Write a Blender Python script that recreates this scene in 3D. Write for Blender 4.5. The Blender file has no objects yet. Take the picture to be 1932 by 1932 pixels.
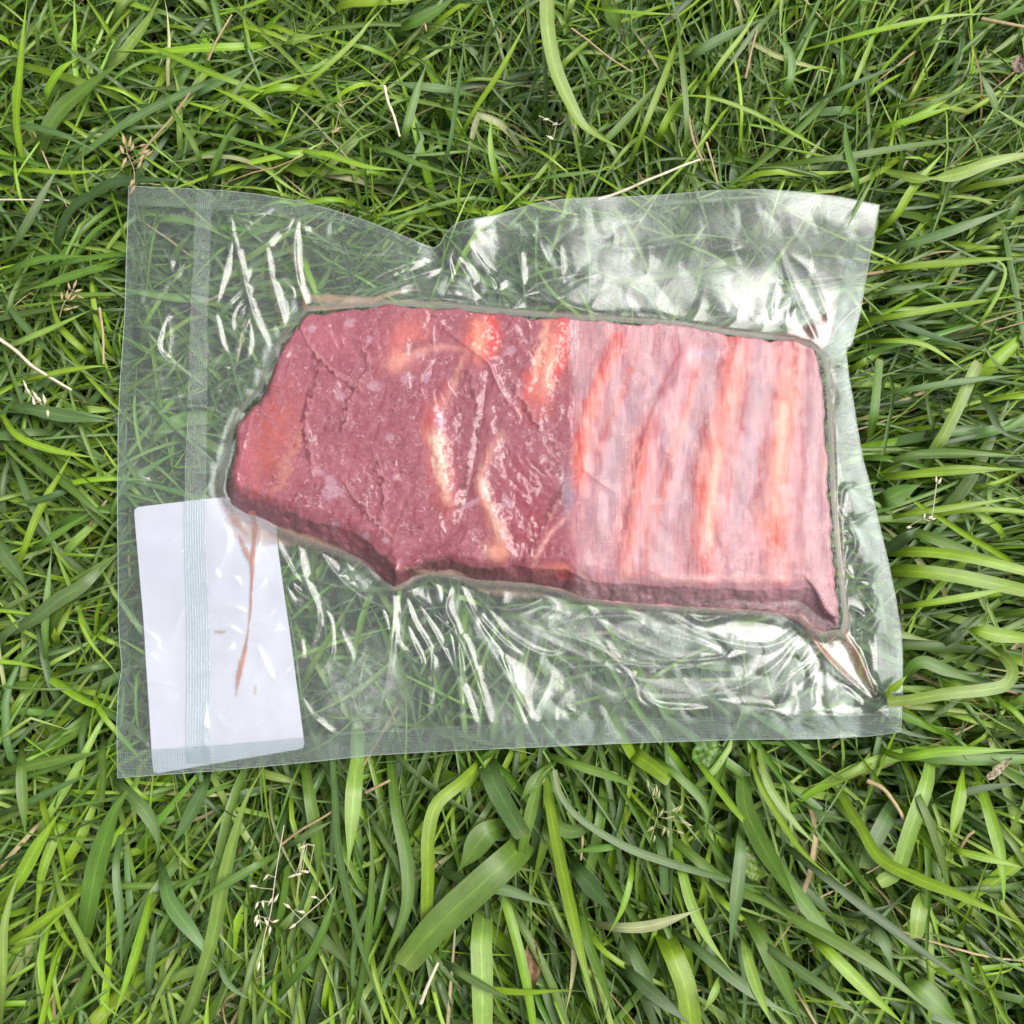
import bpy, math, random
import numpy as np
from mathutils import Vector, Matrix

random.seed(7)
rng = np.random.default_rng(7)
C = bpy.context.scene.collection
sc = bpy.context.scene
R = math.radians

# ------------------------------------------------------------------ camera
CAM = np.array([0.0, -0.055, 0.655])
AIM = np.array([0.0, 0.0, 0.036])
FOV = R(45.0)
cam_d = bpy.data.cameras.new("camera")
cam = bpy.data.objects.new("camera", cam_d)
C.objects.link(cam)
cam.location = Vector(CAM)
_d = Vector(AIM - CAM)
cam.rotation_euler = _d.to_track_quat('-Z', 'Y').to_euler()
cam_d.sensor_fit = 'HORIZONTAL'
cam_d.angle = FOV
cam_d.clip_start = 0.01
cam_d.clip_end = 50
sc.camera = cam

# ------------------------------------------------------------------ world, sun, exposure
SUN_EL, SUN_AZ = R(63), R(66)      # azimuth clockwise from +Y: light from the upper left
w = bpy.data.worlds.new("World")
sc.world = w
w.use_nodes = True
wn, wl = w.node_tree.nodes, w.node_tree.links
bg = wn['Background']
sky = wn.new('ShaderNodeTexSky')
sky.sky_type = 'NISHITA'
sky.sun_disc = False
sky.sun_elevation = SUN_EL
sky.sun_rotation = SUN_AZ
sky.air_density = 1.0
sky.dust_density = 6.0
sky.ozone_density = 1.0
hs = wn.new('ShaderNodeHueSaturation')
hs.inputs['Saturation'].default_value = 0.22
wl.new(sky.outputs[0], hs.inputs['Color'])
wl.new(hs.outputs[0], bg.inputs['Color'])
bg.inputs['Strength'].default_value = 0.075
sd = bpy.data.lights.new("sun", 'SUN')
sd.energy = 3.0
sd.angle = R(38)
sd.color = (1.0, 0.96, 0.90)
sun = bpy.data.objects.new("sun", sd)
C.objects.link(sun)
_sv = Vector((math.sin(SUN_AZ) * math.cos(SUN_EL), math.cos(SUN_AZ) * math.cos(SUN_EL), math.sin(SUN_EL)))
sun.rotation_euler = _sv.to_track_quat('Z', 'Y').to_euler()
sun.location = _sv * 3
sc.view_settings.view_transform = 'Standard'
sc.view_settings.look = 'None'
sc.view_settings.exposure = 0.50
sc.view_settings.gamma = 1.0
sc.cycles.max_bounces = 10
sc.cycles.transparent_max_bounces = 24
sc.cycles.transmission_bounces = 4
sc.cycles.glossy_bounces = 4
sc.cycles.diffuse_bounces = 3
sc.cycles.caustics_reflective = False
sc.cycles.caustics_refractive = False

# ------------------------------------------------------------------ layout: picture units (1932 across) <-> plan
_f = (AIM - CAM) / np.linalg.norm(AIM - CAM)
_r = np.cross(_f, [0, 1, 0]); _r /= np.linalg.norm(_r)
_u = np.cross(_r, _f)
_k = math.tan(FOV / 2) / 966.0


def P(px, py, z):
    px = np.asarray(px, float); py = np.asarray(py, float); z = np.asarray(z, float)
    a = (px - 966) * _k; b = -(py - 966) * _k
    dx = _f[0] + a * _r[0] + b * _u[0]
    dy = _f[1] + a * _r[1] + b * _u[1]
    dz = _f[2] + a * _r[2] + b * _u[2]
    t = (z - CAM[2]) / dz
    return CAM[0] + dx * t, CAM[1] + dy * t


def toimg(x, y, z):
    v0 = x - CAM[0]; v1 = y - CAM[1]; v2 = z - CAM[2]
    dd = v0 * _f[0] + v1 * _f[1] + v2 * _f[2]
    a = (v0 * _r[0] + v1 * _r[1] + v2 * _r[2]) / dd
    b = (v0 * _u[0] + v1 * _u[1] + v2 * _u[2]) / dd
    return 966 + a / _k, 966 - b / _k


PX = float(P(967, 966, 0.036)[0] - P(966, 966, 0.036)[0])   # metres per picture unit at the bag


def Q(crop, pts):                # points read off an enlarged crop -> picture units
    x0, y0, k = crop
    return [((x0 + p[0] * k) / 1.325, (y0 + p[1] * k) / 1.325) for p in pts]


# ------------------------------------------------------------------ numpy noise
_perm = np.random.default_rng(3).permutation(512)
_grad = np.random.default_rng(4).uniform(0, 2 * math.pi, 512)


def gnoise(x, y, s=0):
    xi = np.floor(x).astype(int); yi = np.floor(y).astype(int)
    xf = x - xi; yf = y - yi

    def g(ix, iy, fx, fy):
        h = _perm[(_perm[(ix + s * 17) & 511] + iy) & 511]
        a = _grad[h]
        return np.cos(a) * fx + np.sin(a) * fy
    u = xf * xf * xf * (xf * (xf * 6 - 15) + 10)
    v = yf * yf * yf * (yf * (yf * 6 - 15) + 10)
    a = g(xi, yi, xf, yf); b = g(xi + 1, yi, xf - 1, yf)
    c = g(xi, yi + 1, xf, yf - 1); d = g(xi + 1, yi + 1, xf - 1, yf - 1)
    return ((a + (b - a) * u) + ((c + (d - c) * u) - (a + (b - a) * u)) * v) * 1.5


def fbm(x, y, o=4, s=0, rough=0.5):
    r = 0; a = 1.0; t = 0
    for i in range(o):
        r = r + a * gnoise(x * 2 ** i + 13.7 * i, y * 2 ** i - 7.3 * i, s + i); t += a; a *= rough
    return r / t


def smooth(a, b, x):
    t = np.clip((x - a) / (b - a), 0, 1)
    return t * t * (3 - 2 * t)


def spline(pts, n):
    p = np.array(pts, float)
    if len(p) == 2:
        t = np.linspace(0, 1, n)[:, None]
        return p[0] * (1 - t) + p[1] * t
    q = np.vstack([2 * p[0] - p[1], p, 2 * p[-1] - p[-2]])
    L = np.r_[0, np.cumsum(np.linalg.norm(np.diff(p, axis=0), axis=1))]
    s = np.linspace(0, L[-1], n)
    i = np.clip(np.searchsorted(L, s, side='right') - 1, 0, len(p) - 2)
    t = ((s - L[i]) / np.maximum(L[i + 1] - L[i], 1e-12))[:, None]
    a, b, c, d = q[i], q[i + 1], q[i + 2], q[i + 3]
    return 0.5 * (2 * b + (c - a) * t + (2 * a - 5 * b + 4 * c - d) * t ** 2 + (3 * b - a - 3 * c + d) * t ** 3)


def linres(pts, n):
    p = np.array(pts, float)
    L = np.r_[0, np.cumsum(np.linalg.norm(np.diff(p, axis=0), axis=1))]
    s = np.linspace(0, L[-1], n)
    return np.stack([np.interp(s, L, p[:, j]) for j in range(p.shape[1])], 1)


def polydist(X, Y, poly, closed=False, rad=None):
    """distance to a polyline and parameter 0..1 along it; rad limits the search"""
    p = np.asarray(poly, float)
    n = len(p)
    D = np.full(X.shape, 1e9); T = np.zeros(X.shape)
    m = n if closed else n - 1
    for i in range(m):
        a = p[i]; b = p[(i + 1) % n]
        if rad is not None:
            sel = ((X > min(a[0], b[0]) - rad) & (X < max(a[0], b[0]) + rad) & (Y > min(a[1], b[1]) - rad) & (Y < max(a[1], b[1]) + rad))
            if not sel.any():
                continue
            x = X[sel]; y = Y[sel]
        else:
            sel = slice(None); x = X; y = Y
        ab = b - a; L2 = ab @ ab + 1e-18
        t = np.clip(((x - a[0]) * ab[0] + (y - a[1]) * ab[1]) / L2, 0, 1)
        d = np.hypot(x - a[0] - t * ab[0], y - a[1] - t * ab[1])
        cur = D[sel]; better = d < cur
        cur = np.where(better, d, cur); D[sel] = cur
        tt = T[sel]; T[sel] = np.where(better, (i + t) / m, tt)
    return D, T


def inside(X, Y, poly):
    p = np.asarray(poly, float); r = np.zeros(X.shape, bool)
    for i in range(len(p)):
        a = p[i]; b = p[(i + 1) % len(p)]
        c = ((a[1] > Y) != (b[1] > Y))
        xx = (b[0] - a[0]) * (Y - a[1]) / (b[1] - a[1] + 1e-18) + a[0]
        r ^= c & (X < xx)
    return r


# ------------------------------------------------------------------ mesh helpers
def mesh_np(name, V, F, mat, parent=None, smooth_=True, col=None, uv=None, extra=None):
    V = np.ascontiguousarray(V, np.float32); F = np.ascontiguousarray(F, np.int32)
    me = bpy.data.meshes.new(name)
    k = F.shape[1]
    me.vertices.add(len(V)); me.vertices.foreach_set('co', V.ravel())
    me.loops.add(F.size); me.loops.foreach_set('vertex_index', F.ravel())
    me.polygons.add(len(F)); me.polygons.foreach_set('loop_start', np.arange(0, F.size, k, dtype=np.int32))
    me.update(calc_edges=True)
    if smooth_:
        me.polygons.foreach_set('use_smooth', np.ones(len(F), bool))
    if col is not None:
        ca = me.color_attributes.new('tint', 'FLOAT_COLOR', 'POINT')
        c4 = np.ones((len(V), 4), np.float32); c4[:, :col.shape[1]] = col
        ca.data.foreach_set('color', c4.ravel())
    if extra is not None:
        for nm, arr in extra.items():
            at = me.attributes.new(nm, 'FLOAT', 'POINT')
            at.data.foreach_set('value', np.ascontiguousarray(arr, np.float32).ravel())
    if uv is not None:
        ul = me.uv_layers.new(name='UVMap')
        ul.data.foreach_set('uv', np.ascontiguousarray(uv[F.ravel()], np.float32).ravel())
    me.materials.append(mat)
    o = bpy.data.objects.new(name, me)
    C.objects.link(o)
    if parent is not None:
        o.parent = parent
    return o


def grid_faces(nu, nv, keep=None):
    """quads of a (nv, nu) vertex grid, facing up when u runs right and v runs down"""
    i = np.arange(nv - 1)[:, None] * nu + np.arange(nu - 1)[None, :]
    F = np.stack([i, i + nu, i + nu + 1, i + 1], -1).reshape(-1, 4)
    if keep is not None:
        F = F[keep.reshape(-1)]
    return F


def prune(V, F, *arrs):
    u = np.unique(F)
    m = -np.ones(len(V), int); m[u] = np.arange(len(u))
    return (V[u], m[F]) + tuple(None if a is None else a[u] for a in arrs)


def tag(o, label=None, cat=None, group=None, kind=None):
    if label: o['label'] = label
    if cat: o['category'] = cat
    if group: o['group'] = group
    if kind: o['kind'] = kind
    return o


def empty(name, loc=(0, 0, 0)):
    o = bpy.data.objects.new(name, None); C.objects.link(o); o.location = loc; o.empty_display_size = 0.01
    return o


def tube(path, rad, seg=6, flat=1.0):
    """verts and quads of a tube along path (n,3); rad scalar or (n,)"""
    p = np.asarray(path, float); n = len(p)
    r = np.broadcast_to(np.asarray(rad, float), (n,))
    t = np.gradient(p, axis=0); t /= np.linalg.norm(t, axis=1)[:, None] + 1e-12
    up = np.tile([0, 0, 1.0], (n, 1))
    s = np.cross(t, up); l = np.linalg.norm(s, axis=1)[:, None]
    s = np.where(l > 1e-4, s / (l + 1e-12), [1, 0, 0])
    q = np.cross(s, t)
    a = np.arange(seg) / seg * 2 * math.pi
    V = (p[:, None] + (np.cos(a)[None, :, None] * s[:, None] + np.sin(a)[None, :, None] * q[:, None] * flat) * r[:, None, None]).reshape(-1, 3)
    i = np.arange(n - 1)[:, None] * seg; j = np.arange(seg)[None, :]
    F = np.stack([i + j, i + (j + 1) % seg, i + seg + (j + 1) % seg, i + seg + j], -1).reshape(-1, 4)
    return V, F


def join(parts):
    Vs, Fs, k = [], [], 0
    for V, F in parts:
        Vs.append(V); Fs.append(F + k); k += len(V)
    return np.vstack(Vs), np.vstack(Fs)


# ------------------------------------------------------------------ materials
def newmat(name):
    m = bpy.data.materials.new(name); m.use_nodes = True
    n = m.node_tree.nodes; l = m.node_tree.links
    return m, n, l, n['Principled BSDF'], n['Material Output']


def node(n, t, **kw):
    x = n.new(t)
    for k, v in kw.items():
        if k.startswith('i_'):
            x.inputs[k[2:].replace('_', ' ')].default_value = v
        else:
            setattr(x, k, v)
    return x


def math_n(n, l, op, a, b=None, c=None):
    x = n.new('ShaderNodeMath'); x.operation = op
    for i, v in enumerate((a, b, c)):
        if v is None: continue
        if hasattr(v, 'links') or hasattr(v, 'is_linked'): l.new(v, x.inputs[i])
        else: x.inputs[i].default_value = v
    return x.outputs[0]


def mat_grass():
    m, n, l, b, out = newmat('grass_leaf')
    at = node(n, 'ShaderNodeAttribute', attribute_name='tint')
    uv = node(n, 'ShaderNodeUVMap', uv_map='UVMap')
    sep = n.new('ShaderNodeSeparateXYZ'); l.new(uv.outputs[0], sep.inputs[0])
    # veins run along the leaf: noise stretched along its length
    mp = node(n, 'ShaderNodeMapping'); mp.inputs['Scale'].default_value = (9.0, 0.9, 1)
    l.new(uv.outputs[0], mp.inputs[0])
    no = node(n, 'ShaderNodeTexNoise', i_Scale=1.0, i_Detail=4.0, i_Roughness=0.7)
    l.new(mp.outputs[0], no.inputs['Vector'])
    wv = math_n(n, l, 'SINE', math_n(n, l, 'MULTIPLY', sep.outputs[0], 62.0))
    v1 = math_n(n, l, 'MULTIPLY_ADD', wv, 0.05, 1.0)
    v2 = math_n(n, l, 'MULTIPLY_ADD', no.outputs['Fac'], 0.75, 0.63)
    fac = math_n(n, l, 'MULTIPLY', v1, v2)
    fr = math_n(n, l, 'ABSOLUTE', math_n(n, l, 'SUBTRACT', math_n(n, l, 'FRACT', math_n(n, l, 'MULTIPLY', sep.outputs[0], 0.9999)), 0.5))
    rib = math_n(n, l, 'LESS_THAN', fr, 0.045)
    fac = math_n(n, l, 'MULTIPLY', fac, math_n(n, l, 'MULTIPLY_ADD', rib, 0.28, 1.0))
    # small-scale blotches in object space
    gp = node(n, 'ShaderNodeNewGeometry')
    n2 = node(n, 'ShaderNodeTexNoise', i_Scale=140.0, i_Detail=3.0, i_Roughness=0.6)
    l.new(gp.outputs['Position'], n2.inputs['Vector'])
    v3 = math_n(n, l, 'MULTIPLY_ADD', n2.outputs['Fac'], 0.5, 0.75)
    fac = math_n(n, l, 'MULTIPLY', fac, v3)
    mx = node(n, 'ShaderNodeVectorMath', operation='SCALE')
    l.new(at.outputs['Color'], mx.inputs[0]); l.new(fac, mx.inputs['Scale'])
    l.new(mx.outputs[0], b.inputs['Base Color'])
    b.inputs['Roughness'].default_value = 0.45
    b.inputs['Specular IOR Level'].default_value = 0.5
    bp = node(n, 'ShaderNodeBump', i_Strength=0.2, i_Distance=0.00015)
    l.new(math_n(n, l, 'MULTIPLY_ADD', wv, 0.12, no.outputs['Fac']), bp.inputs['Height'])
    l.new(bp.outputs[0], b.inputs['Normal'])
    tr = n.new('ShaderNodeBsdfTranslucent')
    m2 = node(n, 'ShaderNodeVectorMath', operation='MULTIPLY')
    l.new(mx.outputs[0], m2.inputs[0]); m2.inputs[1].default_value = (1.15, 1.25, 0.6)
    l.new(m2.outputs[0], tr.inputs['Color'])
    ms = node(n, 'ShaderNodeMixShader'); ms.inputs[0].default_value = 0.24
    l.new(b.outputs[0], ms.inputs[1]); l.new(tr.outputs[0], ms.inputs[2])
    l.new(ms.outputs[0], out.inputs['Surface'])
    return m


def mat_soil():
    m, n, l, b, out = newmat('soil')
    gp = node(n, 'ShaderNodeNewGeometry')
    no = node(n, 'ShaderNodeTexNoise', i_Scale=90.0, i_Detail=8.0, i_Roughness=0.7)
    l.new(gp.outputs['Position'], no.inputs['Vector'])
    cr = n.new('ShaderNodeValToRGB')
    cr.color_ramp.elements[0].position = 0.35; cr.color_ramp.elements[0].color = (0.010, 0.008, 0.005, 1)
    cr.color_ramp.elements[1].position = 0.72; cr.color_ramp.elements[1].color = (0.065, 0.045, 0.028, 1)
    l.new(no.outputs['Fac'], cr.inputs[0]); l.new(cr.outputs[0], b.inputs['Base Color'])
    b.inputs['Roughness'].default_value = 0.95
    bp = node(n, 'ShaderNodeBump', i_Strength=0.8, i_Distance=0.003)
    l.new(no.outputs['Fac'], bp.inputs['Height']); l.new(bp.outputs[0], b.inputs['Normal'])
    return m


def mat_tint(name, rough=0.6, spec=0.4, nscale=300.0, amt=0.5, bump=0.0004):
    m, n, l, b, out = newmat(name)
    at = node(n, 'ShaderNodeAttribute', attribute_name='tint')
    gp = node(n, 'ShaderNodeNewGeometry')
    no = node(n, 'ShaderNodeTexNoise', i_Scale=nscale, i_Detail=4.0, i_Roughness=0.65)
    l.new(gp.outputs['Position'], no.inputs['Vector'])
    f = math_n(n, l, 'MULTIPLY_ADD', no.outputs['Fac'], amt * 2, 1 - amt)
    mx = node(n, 'ShaderNodeVectorMath', operation='SCALE')
    l.new(at.outputs['Color'], mx.inputs[0]); l.new(f, mx.inputs['Scale'])
    l.new(mx.outputs[0], b.inputs['Base Color'])
    b.inputs['Roughness'].default_value = rough
    b.inputs['Specular IOR Level'].default_value = spec
    bp = node(n, 'ShaderNodeBump', i_Strength=0.5, i_Distance=bump)
    l.new(no.outputs['Fac'], bp.inputs['Height']); l.new(bp.outputs[0], b.inputs['Normal'])
    return m


def mat_meat():
    m, n, l, b, out = newmat('frozen_meat')
    at = node(n, 'ShaderNodeAttribute', attribute_name='tint')
    gp = node(n, 'ShaderNodeNewGeometry')
    no = node(n, 'ShaderNodeTexNoise', i_Scale=420.0, i_Detail=5.0, i_Roughness=0.7)
    l.new(gp.outputs['Position'], no.inputs['Vector'])
    f = math_n(n, l, 'MULTIPLY_ADD', no.outputs['Fac'], 0.7, 0.65)
    mx = node(n, 'ShaderNodeVectorMath', operation='SCALE')
    l.new(at.outputs['Color'], mx.inputs[0]); l.new(f, mx.inputs['Scale'])
    l.new(mx.outputs[0], b.inputs['Base Color'])
    b.inputs['Roughness'].default_value = 0.5
    b.inputs['Specular IOR Level'].default_value = 0.2
    b.inputs['Subsurface Weight'].default_value = 0.25
    b.inputs['Subsurface Radius'].default_value = (1.0, 0.35, 0.25)
    b.inputs['Subsurface Scale'].default_value = 0.0025
    bp = node(n, 'ShaderNodeBump', i_Strength=0.35, i_Distance=0.0005)
    l.new(no.outputs['Fac'], bp.inputs['Height']); l.new(bp.outputs[0], b.inputs['Normal'])
    return m


def mat_film(name, milk=0.16, rough=0.05, f0=0.07, weave=None, tintc=(0.89, 0.935, 0.93)):
    """thin clear plastic: sees through, mirrors the sky, with a little milkiness from attribute 'milk'"""
    m, n, l, b, out = newmat(name)
    n.remove(b)
    lw = node(n, 'ShaderNodeLayerWeight'); lw.inputs['Blend'].default_value = 0.5
    gp = node(n, 'ShaderNodeNewGeometry')
    at = node(n, 'ShaderNodeAttribute', attribute_name='milk')
    n1 = node(n, 'ShaderNodeTexNoise', i_Scale=900.0, i_Detail=3.0, i_Roughness=0.6)
    l.new(gp.outputs['Position'], n1.inputs['Vector'])
    n2 = node(n, 'ShaderNodeTexNoise', i_Scale=70.0, i_Detail=4.0, i_Roughness=0.6)
    l.new(gp.outputs['Position'], n2.inputs['Vector'])
    bp = node(n, 'ShaderNodeBump', i_Strength=0.35, i_Distance=0.00006)
    l.new(n1.outputs['Fac'], bp.inputs['Height'])
    bp2 = node(n, 'ShaderNodeBump', i_Strength=0.5, i_Distance=0.00025)
    l.new(n2.outputs['Fac'], bp2.inputs['Height']); l.new(bp.outputs[0], bp2.inputs['Normal'])
    nor = bp2.outputs[0]
    # fine shrink wrinkles where the film clings to the meat (attribute 'crink')
    ak = node(n, 'ShaderNodeAttribute', attribute_name='crink')
    n3 = node(n, 'ShaderNodeTexNoise', i_Scale=330.0, i_Detail=4.0, i_Roughness=0.6, i_Distortion=1.6)
    l.new(gp.outputs['Position'], n3.inputs['Vector'])
    mr = node(n, 'ShaderNodeMapRange'); mr.inputs['From Min'].default_value = 0.54; mr.inputs['From Max'].default_value = 0.72
    l.new(n3.outputs['Fac'], mr.inputs['Value'])
    b4 = node(n, 'ShaderNodeBump', i_Strength=1.0, i_Distance=0.0006)
    l.new(math_n(n, l, 'MULTIPLY', mr.outputs[0], ak.outputs['Fac']), b4.inputs['Height']); l.new(nor, b4.inputs['Normal'])
    nor = b4.outputs[0]
    weavef = None
    if weave:
        mp = node(n, 'ShaderNodeMapping'); mp.inputs['Rotation'].default_value = (0, 0, R(2.0))
        l.new(gp.outputs['Position'], mp.inputs[0])
        sp = n.new('ShaderNodeSeparateXYZ'); l.new(mp.outputs[0], sp.inputs[0])
        sx = math_n(n, l, 'SINE', math_n(n, l, 'MULTIPLY', sp.outputs[0], weave))
        sy = math_n(n, l, 'SINE', math_n(n, l, 'MULTIPLY', sp.outputs[1], weave * 0.8))
        weavef = math_n(n, l, 'MULTIPLY_ADD', sy, 0.6, sx)
        b3 = node(n, 'ShaderNodeBump', i_Strength=0.9, i_Distance=0.00025)
        l.new(weavef, b3.inputs['Height']); l.new(nor, b3.inputs['Normal'])
        nor = b3.outputs[0]
    l.new(nor, lw.inputs['Normal'])
    cling = node(n, 'ShaderNodeAttribute', attribute_name='cling')   # wet contact with the meat leaves one reflecting face
    fz = math_n(n, l, 'POWER', lw.outputs['Facing'], 2.6)
    F = math_n(n, l, 'MULTIPLY_ADD', fz, 0.88, f0)
    F = math_n(n, l, 'MULTIPLY', F, math_n(n, l, 'MULTIPLY_ADD', cling.outputs['Fac'], -0.8, 1.0))
    tp = n.new('ShaderNodeBsdfTransparent'); tp.inputs[0].default_value = tintc + (1,)
    gl = n.new('ShaderNodeBsdfGlossy'); gl.inputs['Color'].default_value = (1, 1, 1, 1)
    l.new(math_n(n, l, 'MULTIPLY_ADD', at.outputs['Fac'], 0.16, rough), gl.inputs['Roughness'])
    l.new(nor, gl.inputs['Normal'])
    m1 = n.new('ShaderNodeMixShader'); l.new(F, m1.inputs[0]); l.new(tp.outputs[0], m1.inputs[1]); l.new(gl.outputs[0], m1.inputs[2])
    df = n.new('ShaderNodeBsdfDiffuse'); df.inputs[0].default_value = (0.80, 0.86, 0.86, 1)
    tl = n.new('ShaderNodeBsdfTranslucent'); tl.inputs[0].default_value = (0.80, 0.86, 0.86, 1)
    m2 = n.new('ShaderNodeMixShader'); m2.inputs[0].default_value = 0.35
    l.new(df.outputs[0], m2.inputs[1]); l.new(tl.outputs[0], m2.inputs[2])
    mk = math_n(n, l, 'MULTIPLY', at.outputs['Fac'], math_n(n, l, 'MULTIPLY', math_n(n, l, 'MULTIPLY_ADD', n1.outputs['Fac'], 1.6, 0.2), milk))
    if weavef is not None:
        mk = math_n(n, l, 'MULTIPLY', mk, math_n(n, l, 'MULTIPLY_ADD', weavef, 0.35, 1.0))
    m3 = n.new('ShaderNodeMixShader'); l.new(mk, m3.inputs[0])
    l.new(m1.outputs[0], m3.inputs[1]); l.new(m2.outputs[0], m3.inputs[2])
    l.new(m3.outputs[0], out.inputs['Surface'])
    return m


def mat_pad():
    """thin white perforated bone-guard cloth, wet, so the meat shows through"""
    m, n, l, b, out = newmat('bone_guard_cloth')
    gp = node(n, 'ShaderNodeNewGeometry')
    vo = node(n, 'ShaderNodeTexVoronoi', i_Scale=620.0, i_Randomness=0.25)
    l.new(gp.outputs['Position'], vo.inputs['Vector'])
    dots = n.new('ShaderNodeValToRGB')
    dots.color_ramp.elements[0].position = 0.16; dots.color_ramp.elements[0].color = (0, 0, 0, 1)
    dots.color_ramp.elements[1].position = 0.42; dots.color_ramp.elements[1].color = (1, 1, 1, 1)
    l.new(vo.outputs['Distance'], dots.inputs[0])
    n2 = node(n, 'ShaderNodeTexNoise', i_Scale=150.0, i_Detail=6.0, i_Roughness=0.75)
    l.new(gp.outputs['Position'], n2.inputs['Vector'])
    at = node(n, 'ShaderNodeAttribute', attribute_name='milk')
    f = math_n(n, l, 'MULTIPLY', math_n(n, l, 'MULTIPLY_ADD', dots.outputs[0], 0.45, 0.55), math_n(n, l, 'MULTIPLY_ADD', n2.outputs['Fac'], 1.4, 0.3))
    f = math_n(n, l, 'MULTIPLY', f, at.outputs['Fac'])
    f = math_n(n, l, 'MINIMUM', f, 0.95)
    b.inputs['Base Color'].default_value = (0.60, 0.35, 0.395, 1)
    b.inputs['Roughness'].default_value = 0.6
    tp = n.new('ShaderNodeBsdfTransparent')
    ms = n.new('ShaderNodeMixShader'); l.new(f, ms.inputs[0]); l.new(tp.outputs[0], ms.inputs[1]); l.new(b.outputs[0], ms.inputs[2])
    l.new(ms.outputs[0], out.inputs['Surface'])
    return m


def mat_juice(name, col, a=0.75):
    m, n, l, b, out = newmat(name)
    gp = node(n, 'ShaderNodeNewGeometry')
    no = node(n, 'ShaderNodeTexNoise', i_Scale=160.0, i_Detail=4.0)
    l.new(gp.outputs['Position'], no.inputs['Vector'])
    at = node(n, 'ShaderNodeAttribute', attribute_name='milk')
    b.inputs['Base Color'].default_value = col + (1,)
    b.inputs['Roughness'].default_value = 0.2
    tp = n.new('ShaderNodeBsdfTransparent')
    f = math_n(n, l, 'MULTIPLY', math_n(n, l, 'MULTIPLY_ADD', no.outputs['Fac'], 0.8, a - 0.4), at.outputs['Fac'])
    ms = n.new('ShaderNodeMixShader'); l.new(f, ms.inputs[0]); l.new(tp.outputs[0], ms.inputs[1]); l.new(b.outputs[0], ms.inputs[2])
    l.new(ms.outputs[0], out.inputs['Surface'])
    return m


def mat_paper():
    m, n, l, b, out = newmat('white_label_paper')
    gp = node(n, 'ShaderNodeNewGeometry')
    no = node(n, 'ShaderNodeTexNoise', i_Scale=60.0, i_Detail=5.0)
    l.new(gp.outputs['Position'], no.inputs['Vector'])
    cr = n.new('ShaderNodeValToRGB')
    cr.color_ramp.elements[0].position = 0.3; cr.color_ramp.elements[0].color = (0.53, 0.50, 0.60, 1)
    cr.color_ramp.elements[1].position = 0.7; cr.color_ramp.elements[1].color = (0.58, 0.555, 0.66, 1)
    l.new(no.outputs['Fac'], cr.inputs[0]); l.new(cr.outputs[0], b.inputs['Base Color'])
    b.inputs['Roughness'].default_value = 0.5
    return m


M_GRASS = mat_grass()
M_SOIL = mat_soil()
M_STRAW = mat_tint('dry_straw', 0.6, 0.35, 500.0, 0.3)
M_MEAT = mat_meat()
M_FILM = mat_film('clear_vacuum_film', milk=0.082, rough=0.035, f0=0.044)
M_BACK = mat_film('clear_back_film', milk=0.085, rough=0.07, f0=0.040)
M_SEAL = mat_film('crimped_seal_film', milk=0.065, rough=0.10, f0=0.06, weave=5200.0)
M_RIBS = mat_film('ribbed_strip_film', milk=0.055, rough=0.12, f0=0.045)
M_PAD = mat_pad()
M_PAPER = mat_paper()
M_JUICE = mat_juice('red_meat_juice', (0.50, 0.15, 0.07), 0.60)
M_DARKJ = mat_juice('dark_meat_juice', (0.13, 0.03, 0.02), 1.0)
M_PALEJ = mat_juice('pale_pink_juice', (0.50, 0.30, 0.22), 0.60)
# ------------------------------------------------------------------ ground: one soil sheet
gx = np.linspace(-1, 1, 260); gx = np.sign(gx) * (0.45 * np.abs(gx) + 2.55 * np.abs(gx) ** 6)
GX, GY = np.meshgrid(gx, gx[::-1])
GZ = -0.042 + 0.004 * fbm(GX * 30, GY * 30, 4, 5) + 0.004 * gnoise(GX * 6, GY * 6, 9)
mesh_np('soil', np.stack([GX, GY, GZ], -1).reshape(-1, 3), grid_faces(260, 260), M_SOIL)
tag(bpy.data.objects['soil'], kind='structure')

# ------------------------------------------------------------------ outlines (picture units)
EDGE_TOP = [(240, 348), (330, 352), (420, 358), (500, 367), (560, 377), (620, 392), (680, 410), (740, 434), (790, 455), (818, 464), (830, 456), (842, 436), (862, 421), (890, 415), (930, 407), (970, 396), (1010, 384), (1060, 376), (1130, 371), (1250, 367), (1340, 364), (1430, 366), (1510, 372), (1580, 381), (1651, 396)]
EDGE_RIGHT = [(1651, 396), (1643, 455), (1634, 520), (1624, 590), (1608, 650), (1599, 655), (1598, 671), (1603, 715), (1611, 755), (1620, 810), (1630, 866), (1642, 912), (1659, 990), (1675, 1060), (1689, 1128), (1698, 1190), (1701, 1240), (1700, 1310), (1697, 1380)]
EDGE_BOTTOM = [(221, 1468), (300, 1462), (400, 1455), (500, 1446), (580, 1438), (700, 1426), (820, 1419), (950, 1412), (1050, 1408), (1150, 1404), (1280, 1400), (1400, 1396), (1550, 1394), (1640, 1389), (1697, 1380)]
EDGE_LEFT = [(240, 348), (238, 420), (236, 500), (235, 580), (231, 650), (226, 720), (222, 790), (222, 880), (221, 950), (221, 1060), (220, 1160), (223, 1210), (229, 1262), (222, 1300), (220, 1360), (221, 1468)]
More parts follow.
